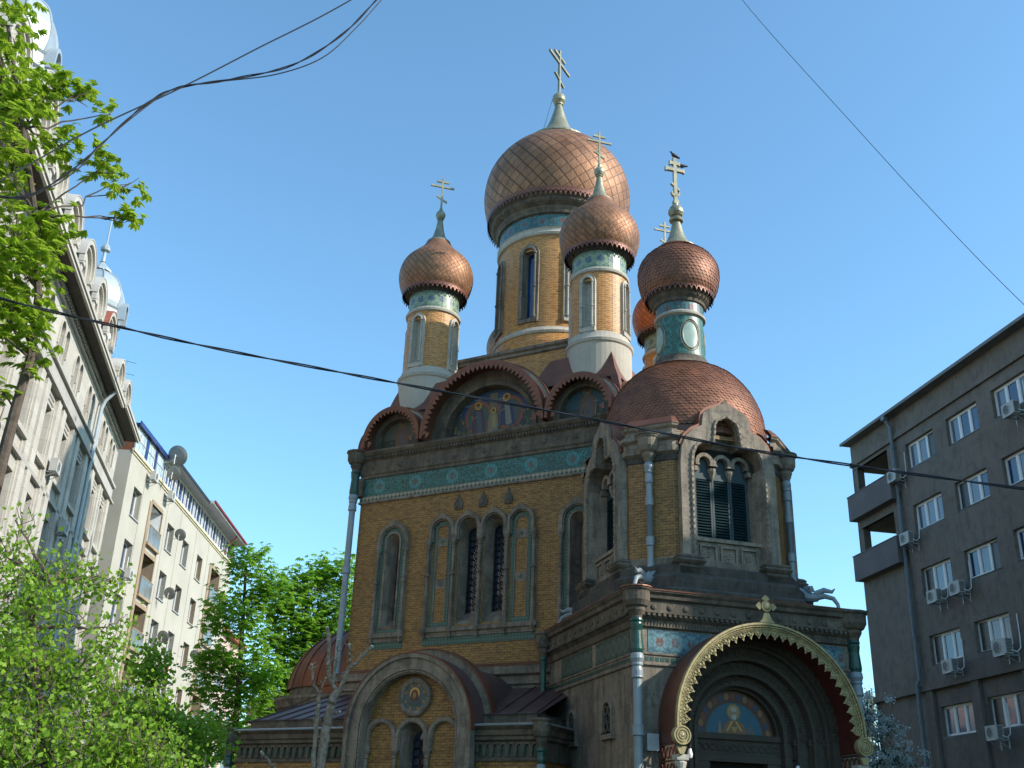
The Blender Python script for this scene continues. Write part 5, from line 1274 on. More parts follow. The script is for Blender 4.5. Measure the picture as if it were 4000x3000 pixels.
m.add([(CX0, 0, 20.4), (CX1, 0, 20.4), (CX1, 12, 20.4), (CX0, 12, 20.4)], [(0, 1, 2, 3)])
for x in (57.0, 61.9, 65.0, 69.0, 72.6, 77.2): m.box(x - .06, x + .06, -.025, 0, 0, 20.3)
m.build('wall', 'cream', cream, smooth=0)
for x0, x1, x2, x3 in ((58.35, 58.75, 60.95, 61.1), (73.5, 74.0, 76.6, 76.8)):
    m = MB(); m.box(x0, x1, -.06, .03, 0, 18.9); m.box(x2, x3, -.05, .03, 0, 18.9)
    for z in zr: m.box(x1, x2, -.05, .12, z + 1.68, z + 1.9)
    m.build('balcony_surround', 'tan', cream)
rr = random.Random(9)
for j, z in enumerate(zr):
    for i, x in enumerate((55.35, 62.4, 66.1, 69.95)):
        wh = (i, j) in ((0, 0), (1, 0), (2, 0)) or rr.random() < .3
        m = MB(); m.box(0, .06, .3, .38, 0, 1.6); m.box(1.44, 1.5, .3, .38, 0, 1.6); m.box(.06, 1.44, .3, .38, 0, .06); m.box(.06, 1.44, .3, .38, 1.54, 1.6); m.box(.72, .78, .29, .39, .06, 1.54)
        w_ = m.build('window', 'white', cream, (x, 0, z))
        m = MB(); m.box(.001, .002, 0, 0, 0, 0); q = .38
        m = MB(); m.add([(0, 0, 0), (1.5, 0, 0), (1.5, 0, 1.6), (0, 0, 1.6), (0, q, 0), (1.5, q, 0), (1.5, q, 1.6), (0, q, 1.6)], [(0, 4, 5, 1), (1, 5, 6, 2), (2, 6, 7, 3), (3, 7, 4, 0)])
        m.build('reveal', 'white' if wh else 'tan', w_, smooth=0)
        m = MB(); m.add([(.06, .36, .06), (1.44, .36, .06), (1.44, .36, 1.54), (.06, .36, 1.54)], [(0, 1, 2, 3)]); m.build('glass_pane', 'glass' if rr.random() < .6 else 'glassb', w_)
        m = MB(); m.box(-.06, 1.56, -.08, .05, -.05, 0); m.build('sill', 'ltgrey', w_)
    for a, wd in ((58.75, 2.2), (74.0, 2.6)):
        m = MB(); h = 2.23; zb = z - .55; q = 1.35
        m.add([(0, 0, 0), (wd, 0, 0), (wd, 0, h), (0, 0, h), (0, q, 0), (wd, q, 0), (wd, q, h), (0, q, h)], [(0, 4, 5, 1), (1, 5, 6, 2), (2, 6, 7, 3), (3, 7, 4, 0), (4, 7, 6, 5)])
        b_ = m.build('balcony_recess', 'white' if (j == 0 and a < 60) else 'tan', cream, (a, 0, zb), smooth=0)
        m = MB(); m.box(-.02, wd + .02, -.16, -.13, -.02, .92); m.build('balcony_panel', 'rail', b_); m = MB(); m.box(-.05, wd + .05, -.2, .0, -.18, -.02); m.box(-.03, wd + .03, -.18, -.1, .92, .97); m.build('slab_edge', 'tan', b_)
        m = MB(); m.box(.15, .95, q - .08, q - .02, 0, 1.95); m.box(1.05, wd - .15, q - .08, q - .02, .8, 1.95); m.build('door_frame', 'white', b_); m = MB(); m.box(.22, .88, q - .1, q - .07, .1, 1.85); m.box(1.12, wd - .22, q - .1, q - .07, .88, 1.85); m.build('glass_pane', 'glassb', b_)
m = MB(); m.box(CX0 - .05, CX1, -.14, 0, 20.36, 20.52); m.box(CX0 - .02, CX1, -.06, .02, 20.26, 20.36); m.build('attic_ledge', plain('yellow_ledge', (.62, .56, .38), .8), cream)
# glazed attic
m = MB(); x = 60.2; i = 0
while x < 79.6:
    m.box(x, x + .07, .22, .30, 20.52, 22.1); x += (.62, .30, .62, .9)[i % 4]; i += 1
m.box(60.2, 79.7, .21, .31, 20.52, 20.62); m.box(60.2, 79.7, .21, .31, 22.0, 22.12); at_ = m.build('attic_frame', 'white', cream)
m = MB(); m.box(60.2, 79.7, .27, .275, 20.6, 22.05); m.build('glass_pane', 'glassb', at_)
m = MB(); m.add([(60, 3, 20.4), (79.9, 3, 20.4), (79.9, 3, 22.3), (60, 3, 22.3)], [(0, 1, 2, 3)]); m.build('room_wall', 'white', at_)
m = MB(); m.box(59.9, 69.2, -.45, 8, 22.12, 22.22); m.box(69.2, 80.5, -.75, 8, 22.12, 22.30); rf_ = m.build('roof', 'ltgrey', cream)
m = MB(); m.box(59.9, 69.3, -.52, -.45, 22.1, 22.26); m.build('eave_edge', 'iron', rf_); m = MB(); m.tube([(69.3, -.82, 22.3), (80.5, -.82, 22.28)], .08, 6); m.tube([(77.6, -.8, 22.3), (77.6, -.3, 21.7), (77.6, .1, 21.3), (77.6, .1, 20.5)], .05, 6); m.build('gutter', 'redg', rf_)
# blue roofed conservatory at the near corner
m = MB()
for i in range(9): m.box(54.3 + i * .68, 54.36 + i * .68, -.02, .05, 20.52, 21.9)
m.box(54.3, 59.85, -.02, .05, 20.52, 20.6); m.box(54.3, 59.85, -.02, .05, 21.2, 21.25); m.box(54.3, 59.85, -.02, .05, 21.84, 21.92)
cn = m.build('conservatory', 'ltgrey', cream); m = MB(); m.box(54.33, 59.85, .01, .02, 20.6, 21.85); m.build('glass_pane', plain('milky_glass', (.45, .56, .60), .15, 0, .35, 1.5), cn)
m = MB(); m.box(56.1, 56.5, -.04, .06, 20.6, 21.85); m.box(57.9, 58.2, -.04, .06, 20.6, 21.85); m.build('blue_curtain', 'blue', cn)
m = MB(); m.box(54.32, 54.36, 0.0, 3, 20.5, 21.9); m.build('side_boarding', 'brownw', cn)
m = MB(); m.box(54.1, 60.0, -.16, 3.2, 21.9, 22.0); m.box(54.05, 60.0, -.2, -.14, 21.86, 22.1); m.build('blue_roof', 'blue', cn)
# pink house beyond
pk = thing('pink_house', 'pale pink rendered building behind the tall chestnut, beyond the cream block', 'building', CB @ Matrix.Translation((80.2, 1.5, 0)))
m = MB(); m.box(.0, 14, 0, 10, 0, 16.5); wl_ = m.build('wall', 'pink', pk)
for i in range(5):
    for j in range(4):
        m = MB(); m.box(1 + i * 2.6, 2.4 + i * 2.6, -.05, .02, 3 + j * 3.1, 4.7 + j * 3.1); w_ = m.build('window', 'white', pk); m = MB(); m.box(1.1 + i * 2.6, 2.3 + i * 2.6, -.07, -.04, 3.1 + j * 3.1, 4.6 + j * 3.1); m.build('glass_pane', 'glass', w_)
m = MB(); m.box(-.3, 14.3, -.4, 10.3, 16.5, 16.9); m.build('roof', 'redroof', pk)
# low far roofs seen through the leaves
ho = thing('far_house', 'low grey roofed house seen through the chestnut leaves', 'building', fr(-17, 74, 5))
m = MB(); m.box(0, 16, 0, 8, 0, 9.5); m.build('wall', 'pink', ho); m = MB(); m.add([(-.4, -.4, 9.4), (16.4, -.4, 9.4), (16.4, 8.4, 9.4), (-.4, 8.4, 9.4), (2, 4, 11.6), (14, 4, 11.6)], [(0, 1, 5, 4), (1, 2, 5), (2, 3, 4, 5), (3, 0, 4)]); m.build('roof', 'greyd', ho, smooth=0)

# satellite dishes
def make_dish(label):
    t = thing('satellite_dish', label, 'satellite dish', group='satellite dishes on the cream block')
    m = MB(Matrix.Rotation(R_(63), 4, 'Y')); m.lathe(0, 0, [(0, .0), (.25, .02), (.45, .06), (.6, .12), (.62, .125), (.6, .135), (.45, .075), (.25, .035), (0, .015)], 28); kid(t, m.build('reflector', 'dish', t, smooth=50))
    m = MB(); m.tube([(-.02, 0, 0), (-.14, 0, -.05), (-.16, .05, -.3), (-.1, .4, -.4), (-.1, .72, -.42)], .03, 6); m.tube([(-.16, 0, -.55), (-.16, 0, .05)], .025, 6); kid(t, m.build('mast', 'ltgrey', t)); m = MB(); m.tube([(.1, 0, -.5), (.6, .0, .25)], .015, 5); m.ball((.6, 0, .28), .05, 8); kid(t, m.build('receiver_arm', 'iron', t)); return t
ds = [(59.4, 22.0, 1.0, 'largest dark dish standing above the blue conservatory roof'), (59.3, 20.9, .72, 'pale dish directly beneath the one on the roof'), (62.6, 18.1, .60, 'dish beside the top balcony of the cream block'),
      (62.4, 14.5, .60, 'dish beside the second balcony, its rim clear of the shadow'), (62.5, 12.0, .60, 'dish inside the dark tree shadow on the cream wall'), (70.2, 12.2, .58, 'dish nearest to the chestnut, over a dark window')]
d0 = None
for x, z, sc, lab in ds:
    if d0 is None: d0 = make_dish(lab); a_ = d0
    else: a_ = copy_tree(d0); a_['label'] = lab
    a_.matrix_world = CB @ Matrix.Translation((x, -.75, z)) @ Matrix.Rotation(R_(-14), 4, 'Z') @ Matrix.Scale(sc, 4)
ld_ = thing('laundry', 'white and red washing hung under a window of the cream block', 'laundry', CB @ Matrix.Translation((66.4, -.3, 10.9)))
m = MB(); m.add([(0, 0, 0), (.5, 0, 0), (.45, .05, -.9), (.1, -.04, -1.0)], [(0, 1, 2, 3)]); m.build('towel', 'cloth', ld_, smooth=0); m = MB(); m.add([(-.6, 0, .05), (0, 0, .02), (-.05, -.05, -.5), (-.5, .04, -.42)], [(0, 1, 2, 3)]); m.build('red_garment', 'clothr', ld_, smooth=0); m = MB(); m.tube([(-.8, 0, .05), (.8, 0, .0)], .015, 4); m.build('rail', 'iron', ld_)

# ------------------------------------------------------------------ ornate building (local x = s)
orn = thing('ornate_building', 'pale stone town house with round headed dormers, metal cupolas and a deep dark eave', 'building', OB)
OX0, OX1 = 10.0, 54.6; bays = [39.42 + 3.22 * i for i in range(-8, 3)] + [50.1, 52.6]
rects = []
wz = [(14.1, 16.2), (10.5, 12.7), (6.9, 9.1), (3.2, 5.5)]
for b in bays:
    for z0, z1 in wz: rects.append((b - .66, b + .66, z0, z1))
    for dx in (-.45, .45): rects.append((b + dx - .32, b + dx + .32, 17.85, 19.45))
m = MB(); m.grid_wall(OX0, OX1, 0, 20.5, rects, 0, .42)
for b in bays:      # round heads of the paired top windows
    for dx in (-.45, .45):
        A = arc(b + dx, 19.13, .32, 12); P = [(b + dx - .32, 19.46)] + A + [(b + dx + .32, 19.46)]
        half1 = [(b + dx - .32, 19.46)] + A[:7]; half2 = A[6:] + [(b + dx + .32, 19.46)]
        m.prism(half1[::-1] , -.001, .3); m.prism(half2[::-1], -.001, .3)
        m.strip(arc(b + dx, 19.13, .32, 12, leg=18.4), arc(b + dx, 19.13, .42, 12, leg=18.4), -.06, 0)
    m.box(b - .06, b + .06, -.1, 0, 17.8, 19.0); m.box(b - .95, b + .95, -.14, 0, 17.7, 17.82)
for b in bays:      # pilaster strips
    for dx in (-1.12, 1.12): m.box(b + dx - .30, b + dx + .30, -.16, 0, 0, 16.8)
    for dx in (-.78, .78): m.box(b + dx - .08, b + dx + .08, -.07, 0, 0, 16.25)
    for z0, z1 in wz: m.box(b - .85, b + .85, -.18, 0, z0 - .16, z0 - .0); m.box(b - .66, b + .66, .05, .12, z0 - 1.0, z0 - .2)
m.add([(OX1, 0, 0), (OX1, 10, 0), (OX1, 10, 20.5), (OX1, 0, 20.5)], [(0, 1, 2, 3)]); m.add([(OX0, 10, 0), (OX0, 0, 0), (OX0, 0, 20.5), (OX0, 10, 20.5)], [(0, 1, 2, 3)])
m.build('wall', 'orn', orn)
m = MB(); m.box(OX0, OX1, -.10, 0, 16.85, 17.62); m.box(OX0, OX1, -.26, 0, 16.78, 16.88); m.box(OX0, OX1, -.22, 0, 17.60, 17.72); m.box(OX0, OX1, -.16, 0, 13.2, 13.34); m.build('string_band', 'orng', orn)
m = MB()
for b in bays:
    for i in range(10):
        for j in range(2): m.ball((b - .58 + i * .13, -.02, 16.36 + j * .2), .06, 6, sy=.8)
m.build('lace_panel', 'orng', orn)
for b in bays:
    for z0, z1 in wz:
        m = MB(); m.box(b - .66, b + .66, .30, .34, z0, z1); m.build('window', 'white', orn) if 0 else None
        f = MB(); f.box(b - .64, b - .57, .28, .34, z0, z1); f.box(b + .57, b + .64, .28, .34, z0, z1); f.box(b - .04, b + .04, .27, .34, z0, z1); f.box(b - .57, b + .57, .28, .34, z0 + 1.45, z0 + 1.55); f.box(b - .57, b + .57, .28, .34, z1 - .08, z1); f.box(b - .57, b + .57, .28, .34, z0, z0 + .08)
        fo = f.build('window', plain('brown_frame', (.22, .15, .11), .6) if 'brown_frame' not in bpy.data.materials else bpy.data.materials['brown_frame'], orn)
        q = MB(); q.add([(b - .64, .32, z0), (b + .64, .32, z0), (b + .64, .32, z1), (b - .64, .32, z1)], [(0, 1, 2, 3)]); q.build('glass_pane', 'glassd', fo)
    q = MB(); q.add([(b - .8, .4, 17.8), (b + .8, .4, 17.8), (b + .8, .4, 19.5), (b - .8, .4, 19.5)], [(0, 1, 2, 3)]); q.build('attic_pane', 'glassd', orn)
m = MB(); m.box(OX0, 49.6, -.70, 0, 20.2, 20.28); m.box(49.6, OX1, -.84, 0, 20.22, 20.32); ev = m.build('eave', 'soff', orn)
m = MB(); m.box(OX0, 49.6, -.78, -.68, 20.16, 20.4); m.box(OX0, 49.6, -.84, -.76, 20.3, 20.46); m.box(49.6, OX1 + .1, -.92, -.82, 20.2, 20.44); m.box(49.6, OX1 + .1, -.98, -.9, 20.34, 20.5); m.box(OX0, OX1, -.8, .5, 20.4, 20.5); m.box(OX0, OX1, -.12, 0, 19.85, 19.95); m.build('eave_moulding', 'orn', ev)
m = MB(); x = 20.
while x < OX1: m.box(x, x + .14, -.22, 0, 19.98, 20.19); x += .27
m.build('modillion', 'orng', ev)
m = MB(); m.tube([(47.62, -.66, 20.2), (47.62, -.3, 19.7), (47.62, -.2, 19.3), (47.62, -.2, 0)], .09, 8); m.build('downpipe', 'zinc', orn)
# dormers
def dormer(b, w=1.0, zb=20.5, zt=23.15, big=False):
    m = MB(); zs = zt - w
    m.holes(arc(b, zs, w, 16, leg=zb), [arc(b, zs - .15, w * .52, 12, leg=zb + .45)], -.12, .3)
    m.strip(arc(b, zs, w, 16, leg=zb), arc(b, zs, w + .02, 16, leg=zb), -.12, 2.5)
    dm = m.build('dormer', 'orn', orn)
    m = MB(); m.strip(arc(b, zs, w * .78, 18, leg=zs - .3), arc(b, zs, w + .06, 18, leg=zs - .3), -.26, -.10); m.strip(arc(b, zs, w * .92, 18, leg=zs - .3), arc(b, zs, w + .12, 18, leg=zs - .3), -.36, -.16)
    for sx in (-1, 1): m.box(b + sx * w * .9 - .14, b + sx * w * .9 + .14, -.3, -.1, zb, zs - .25); m.box(b + sx * w * .9 - .2, b + sx * w * .9 + .2, -.36, -.1, zs - .38, zs - .22)
    m.build('arched_moulding', 'orn', dm)
    m = MB(); m.strip(arc(b, zs, w + .1, 16), arc(b, zs, w + .15, 16), -.38, 2.4); m.build('dormer_roof', 'redroof' if 45.5 < b < 46.2 else 'orng', dm)
    m = MB(); m.box(b - w * .5, b + w * .5, .12, .14, zb + .4, zs + w * .4); m.build('glass_pane', 'glassd', dm); m = MB(); m.box(b - .04, b + .04, .08, .12, zb + .4, zs + w * .3); m.box(b - w * .5, b + w * .5, .07, .12, zb + 1.1, zb + 1.2); m.build('casement', 'brownw', dm)
for i in range(-5, 3): dormer(39.45 + 3.2 * i)
for b in (49.9, 52.5): dormer(b, .8, 20.5, 22.6)
dormer(30.2, 1.25, 20.5, 23.9)
m = MB(); m.add([(OX0, .1, 20.5), (OX1, .1, 20.5), (OX1, 4, 22.9), (OX0, 4, 22.9)], [(0, 1, 2, 3)]); m.build('roof', 'greyd', orn)
def cupola(cx_, cy_, z, r, h, mat='zinc'):
    m = MB(); m.lathe(cx_, cy_, [(r * .95, z - 1.6), (r * .95, z - .7), (r * 1.08, z - .65), (r * 1.08, z - .5), (r * .98, z - .45), (r * .98, z - .1), (r * 1.04, z)], 8, a0=PI / 8, a1=2 * PI + PI / 8)
    cu = m.build('cupola', mat, orn, smooth=20)
    pr = smooth_prof([(r * .98, z - .02), (r * 1.05, z + h * .2), (r, z + h * .45), (r * .78, z + h * .72), (r * .45, z + h * .9), (r * .25, z + h)], 3)
    m = MB(); m.lathe(cx_, cy_, pr, 8, a0=PI / 8, a1=2 * PI + PI / 8)
    for i in range(8):
        a = PI / 8 + i * PI / 4; m.tube([(cx_ + q * cos(a), cy_ + q * sin(a), zz) for q, zz in pr], .045, 5)
    m.build('ribbed_dome', mat, cu, smooth=20)
    m = MB(); zt = z + h; m.lathe(cx_, cy_, [(r * .42, zt - .12), (r * .40, zt), (r * .2, zt + .25), (.10, zt + .42), (.14, zt + .46), (.09, zt + .5), (.08, zt + 1.0), (.22, zt + 1.08), (.24, zt + 1.2), (.12, zt + 1.42), (.04, zt + 1.5), (.03, zt + 2.9), (0, zt + 3.)], 10); m.build('finial', mat, cu)
    for a in (-PI / 2, 0, PI):      # round dormers on the drum
        Mx = Matrix.Translation((cx_, cy_, 0)) @ Matrix.Rotation(a + PI / 2, 4, 'Z'); m = MB(Mx); m.strip(arc(0, z + .1, .26, 12, leg=z - .5), arc(0, z + .1, .40, 12, leg=z - .5), -r * 1.2, -r * .6); m.build('lucarne', mat, cu)
cupola(47.0, .95, 23.9, 1.28, 2.1); cupola(30.6, 1.35, 25.0, 1.25, 2.6)
# rooftop antenna
an = thing('television_antenna', 'thin rusty television aerial on the roof beyond the cupola', 'antenna', Matrix.Translation(tuple((OB @ Vector((54.0, .8, 22.2))))))
m = MB(); m.tube([(0, 0, -1.2), (0.05, 0, 2.3)], .025, 5); m.build('mast', 'redg', an)
for z, L in ((2.2, 1.1), (1.5, .9), (.9, .7)):
    m = MB(); m.tube([(-.2, -.5, z), (.9, .3, z + .05)], .012, 4)
    for i in range(4): m.tube([(i * .2 - .1, -.45 + i * .15, z - .25), (i * .2 - .1, -.35 + i * .15, z + .25)], .008, 4)
    m.build('aerial_bar', 'iron', an)

# ------------------------------------------------------------------ cables
def RAY(px, py, d):
    c = Vector(((px - 2000) / 4120., -(py - 1500) / 4120., -1.)); w_ = cam.matrix_world.to_3x3() @ c
    return Vector((0, 0, 1.6)) + w_ * (d / math.hypot(w_.x, w_.y))
def cable(label, pts, r, name='overhead_cable', twist=1):
    P = smooth_prof3(pts); o_ = P[0]
    m = MB(Matrix.Translation(-o_))
    if twist == 1: m.tube(P, r, 6)
    else:
        for k in range(twist):
            Q_ = []
            for i, p in enumerate(P):
                a = i * .55 + k * 2 * PI / twist; Q_.append(p + Vector((0, cos(a), sin(a))) * r * 1.1)
            m.tube(Q_, r, 5)
    o = m.build(name, 'cable'); o.location = o_; return tag(o, label, 'cable')
def smooth_prof3(pts, k=10):
    P = [pts[0]] + list(pts) + [pts[-1]]; out = []
    for i in range(1, len(P) - 2):
        for j in range(k):
            t = j / k; a, b, c, e = P[i - 1], P[i], P[i + 1], P[i + 2]
            out.append((2 * b + (c - a) * t + (2 * a - 5 * b + 4 * c - e) * t * t + (3 * b - a - 3 * c + e) * t ** 3) * .5)
    return out + [pts[-1]]
cable('twisted black cable sagging across the picture in front of the church', [RAY(-600, 985, 8.3), RAY(0, 1165, 8.3), RAY(400, 1262, 8.3), RAY(800, 1352, 8.3), RAY(1300, 1449, 8.4), RAY(1700, 1524, 8.4), RAY(2300, 1634, 8.5), RAY(2900, 1752, 8.6), RAY(3400, 1828, 8.7), RAY(4000, 1909, 8.9), RAY(4700, 1990, 9.2)], .0068, twist=2)
cable('straight upper black cable at the top left, climbing to the frame edge', [RAY(-500, 950, 7.6), RAY(0, 706, 7.6), RAY(350, 510, 7.6), RAY(700, 346, 7.6), RAY(1000, 192, 7.6), RAY(1370, 0, 7.6), RAY(1900, -330, 7.6)], .0062)
cable('heavy looped black cable bundle at the top left, over the chestnut leaves', [RAY(-400, 700, 7.6), RAY(0, 768, 7.6), RAY(130, 760, 7.6), RAY(300, 650, 7.6), RAY(400, 560, 7.6), RAY(560, 415, 7.6), RAY(690, 345, 7.6), RAY(900, 310, 7.6), RAY(1140, 255, 7.6), RAY(1330, 140, 7.6), RAY(1470, 0, 7.6), RAY(1700, -260, 7.6)], .0058, twist=2)
cable('second strand that parts from the black cable bundle near the top edge', [RAY(-380, 720, 7.6), RAY(-20, 772, 7.6), RAY(180, 738, 7.6), RAY(310, 655, 7.6), RAY(415, 545, 7.6), RAY(600, 395, 7.6), RAY(700, 340, 7.6), RAY(860, 318, 7.6), RAY(1080, 290, 7.6), RAY(1260, 225, 7.6), RAY(1390, 110, 7.6), RAY(1490, 0, 7.6), RAY(1700, -240, 7.6)], .0052)
cable('very thin wire slanting down through the sky at the upper right', [RAY(2700, -300, 14), RAY(2900, 0, 14), RAY(3350, 505, 14.2), RAY(3700, 885, 14.5), RAY(4000, 1190, 14.8), RAY(4400, 1560, 15.2)], .0045, 'thin_wire')

# pigeons on the belfry cross
def pigeon(px, py, d, label, az, pitch):
    t = thing('pigeon', label, 'bird', Matrix.Translation(RAY(px, py, d)) @ Matrix.Rotation(R_(az), 4, 'Z') @ Matrix.Rotation(R_(pitch), 4, 'Y'), 'pigeons on the belfry cross')
    m = MB(); v = []
    pr = [(-.20, .008, 0), (-.17, .028, .01), (-.11, .035, .008), (-.06, .052, .0), (0, .062, -.004), (.05, .055, .006), (.085, .036, .03), (.105, .03, .05), (.125, .031, .062), (.145, .02, .06), (.165, .006, .052), (.18, .002, .045)]
    n = 10
    for x, r, dz in pr:
        for j in range(n): v.append((x, r * cos(2 * PI * j / n) * (1.25 if x < -.1 else .95), dz + r * sin(2 * PI * j / n) * (.45 if x < -.1 else 1)))
    m.add(v, [(i * n + j, i * n + (j + 1) % n, (i + 1) * n + (j + 1) % n, (i + 1) * n + j) for i in range(len(pr) - 1) for j in range(n)])
    for sy in (-1, 1): m.tube([(.0, sy * .02, -.05), (.01, sy * .02, -.10)], .005, 4); m.add([(.04, sy * .055, .02), (-.02, sy * .064, -.02), (-.15, sy * .035, .0), (-.06, sy * .05, .035)], [(0, 1, 2, 3)])
    m.build('body', 'bird', t, smooth=60); return t
DB = (CH @ PM @ Vector((TC[0], TC[1], 0))).xy.length
PG0 = CH @ PM @ Vector((TC[0] + .0, TC[1], 23.16)); PG1 = CH @ PM @ Vector((TC[0] + .27, TC[1], 22.80))
for P_, lab, a, p in ((PG0, 'dark pigeon perched on the very top of the belfry cross', 196, -22), (PG1, 'dark pigeon on the right end of the long arm of the belfry cross', 196, 4)):
    t = pigeon(2000, 1500, 10, lab, a, p); t.matrix_world = Matrix.Translation(P_ + Vector((0, 0, .12))) @ Matrix.Rotation(R_(a), 4, 'Z') @ Matrix.Rotation(R_(p), 4, 'Y') @ Matrix.Scale(1.15, 4)

# ------------------------------------------------------------------ trees
def limb(m, a, b, r0, r1, rnd, wig=.08, n=6, seg=7):
    a, b = Vector(a), Vector(b); L = (b - a).length; P = [a]
    for i in range(1, seg): t = i / seg; P.append(a.lerp(b, t) + Vector((rnd.gauss(0, wig), rnd.gauss(0, wig), rnd.gauss(0, wig * .6))) * L * .25)
    P.append(b); m.tube(P, [r0 + (r1 - r0) * i / seg for i in range(seg + 1)], n); return P
def leaf_quad(V, Fc, C, p, d, nrm, L, w, col):
    s = d.cross(nrm).normalized() * w; o = len(V); mid = p + d * L * .55 + nrm * (L * .06)
    V += [p, mid - s, p + d * L, mid + s]; Fc.append((o, o + 1, o + 2, o + 3)); C.append(col)
def palmate(V, Fc, C, p, ax, L, rnd, k=5):
    """a horse-chestnut leaf: drooping leaflets fanned from one point"""
    up = Vector((0, 0, 1)); side = Vector((-ax.y, ax.x, 0)); side = side.normalized() if side.length > .01 else Vector((1, 0, 0)); c = rnd.uniform(0, 1)
    dr = rnd.uniform(.25, 1.0)
    for i in range(k):
        a = (i - (k - 1) / 2) * (1.9 / k) * 1.1; d = (ax * cos(a) + side * sin(a) - up * dr * (.8 + .3 * abs(a))).normalized()
        nrm = (up + ax * .5 + side * sin(a) * .4).normalized(); nrm = (nrm - d * nrm.dot(d)).normalized()
        l = L * (1 - .16 * abs(i - (k - 1) / 2)); leaf_quad(V, Fc, C, p, d, nrm, l, l * .19, (c, c, c))
def put_leaves(name, V, Fc, C, mat, parent):
    m = MB(); m.v = [tuple(v) for v in V]; m.f = Fc; m.mi = [0] * len(Fc); m.col = C; m.uv = [[(0, 0), (1, 0), (1, 1), (0, 1)][:len(f)] for f in Fc]
    return m.build(name, mat, parent, smooth=0)
def crown_tree(name, label, cat, base, trunk, blobs, n_cl, mat, rnd, leafL, leaves_per, clr, r0, kind='palm', bark='bark', k=5, group=None, hang=0., trunk_name='trunk', HB=.38):
    """trunk: list of points rel. to base; blobs: ellipsoids (c, rx, ry, rz, weight) holding leaf clusters"""
    t = thing(name, label, cat, Matrix.Translation(base), group)
    m = MB(); T = [Vector(p) for p in trunk]; m.tube(T, [r0 * (1 - .75 * i / (len(T) - 1)) for i in range(len(T))], 8)
    V, Fc, C = [], [], []; W_ = [b[4] for b in blobs]
    for (c, rx, ry, rz, w) in blobs:
        c = Vector(c); tp = min(T, key=lambda q: (q - c).length + (2 if q.z > c.z else 0)); hub = limb(m, tp, c, r0 * HB, r0 * HB * .3, rnd, .10)
        nn = int(n_cl * w / sum(W_)); hubs = []
        for i in range(max(3, nn // 9)):
            q = c + Vector((rnd.gauss(0, .5) * rx, rnd.gauss(0, .5) * ry, rnd.gauss(0, .5) * rz)); src = hub[rnd.randrange(len(hub) // 2, len(hub))]
            hubs.append(limb(m, src, q, r0 * .11, r0 * .04, rnd, .16, 5, 5))
        for i in range(nn):
            while True:
                v = Vector((rnd.uniform(-1, 1), rnd.uniform(-1, 1), rnd.uniform(-1, 1)))
                if .12 < v.length < 1.: break
            v = v * (v.length ** -.35); p = c + Vector((v.x * rx, v.y * ry, v.z * rz)) * rnd.uniform(.8, 1.04)
            h = min(hubs, key=lambda q: (q[-1] - p).length); src = h[rnd.randrange(2, len(h))]
            tw = limb(m, src, p, r0 * .035, r0 * .014, rnd, .15, 4, 4)
            for j in range(leaves_per):
                if kind == 'palm':
                    q = p + Vector((rnd.gauss(0, clr), rnd.gauss(0, clr), rnd.gauss(0, clr * .8))); a = rnd.uniform(0, 2 * PI); palmate(V, Fc, C, q, Vector((cos(a), sin(a), rnd.uniform(-.1, .4))).normalized(), leafL * rnd.uniform(.7, 1.2), rnd, k)
                else:
                    s_ = rnd.random(); q = tw[rnd.randrange(1, len(tw))] + Vector((rnd.gauss(0, clr), rnd.gauss(0, clr), rnd.gauss(0, clr * .7) - hang * s_ * s_))
                    d = Vector((rnd.gauss(0, 1), rnd.gauss(0, 1), rnd.gauss(-.5 if hang else 0, .8))).normalized(); nr = Vector((rnd.gauss(0, 1), rnd.gauss(0, 1), rnd.gauss(.4, 1))); nr = (nr - d * nr.dot(d)).normalized(); c_ = rnd.random(); l = leafL * rnd.uniform(.6, 1.25)
                    leaf_quad(V, Fc, C, q, d, nr, l, l * .36, (c_, c_, c_))
            if hang and kind != 'palm': m.tube([p, p + Vector((rnd.gauss(0, .05), rnd.gauss(0, .05), -hang * .6)), p + Vector((rnd.gauss(0, .08), rnd.gauss(0, .08), -hang))], .004, 3)
    m.build(trunk_name, bark, t); put_leaves('crown', V, Fc, C, mat, t); return t
def rel(base, pts): return [tuple(Vector(p) - Vector(base)) for p in pts]
def B(px, py, d, rx, rz, w, base, ry=None): return (tuple(RAY(px, py, d) - Vector(base)), rx, ry or rx, rz, w)

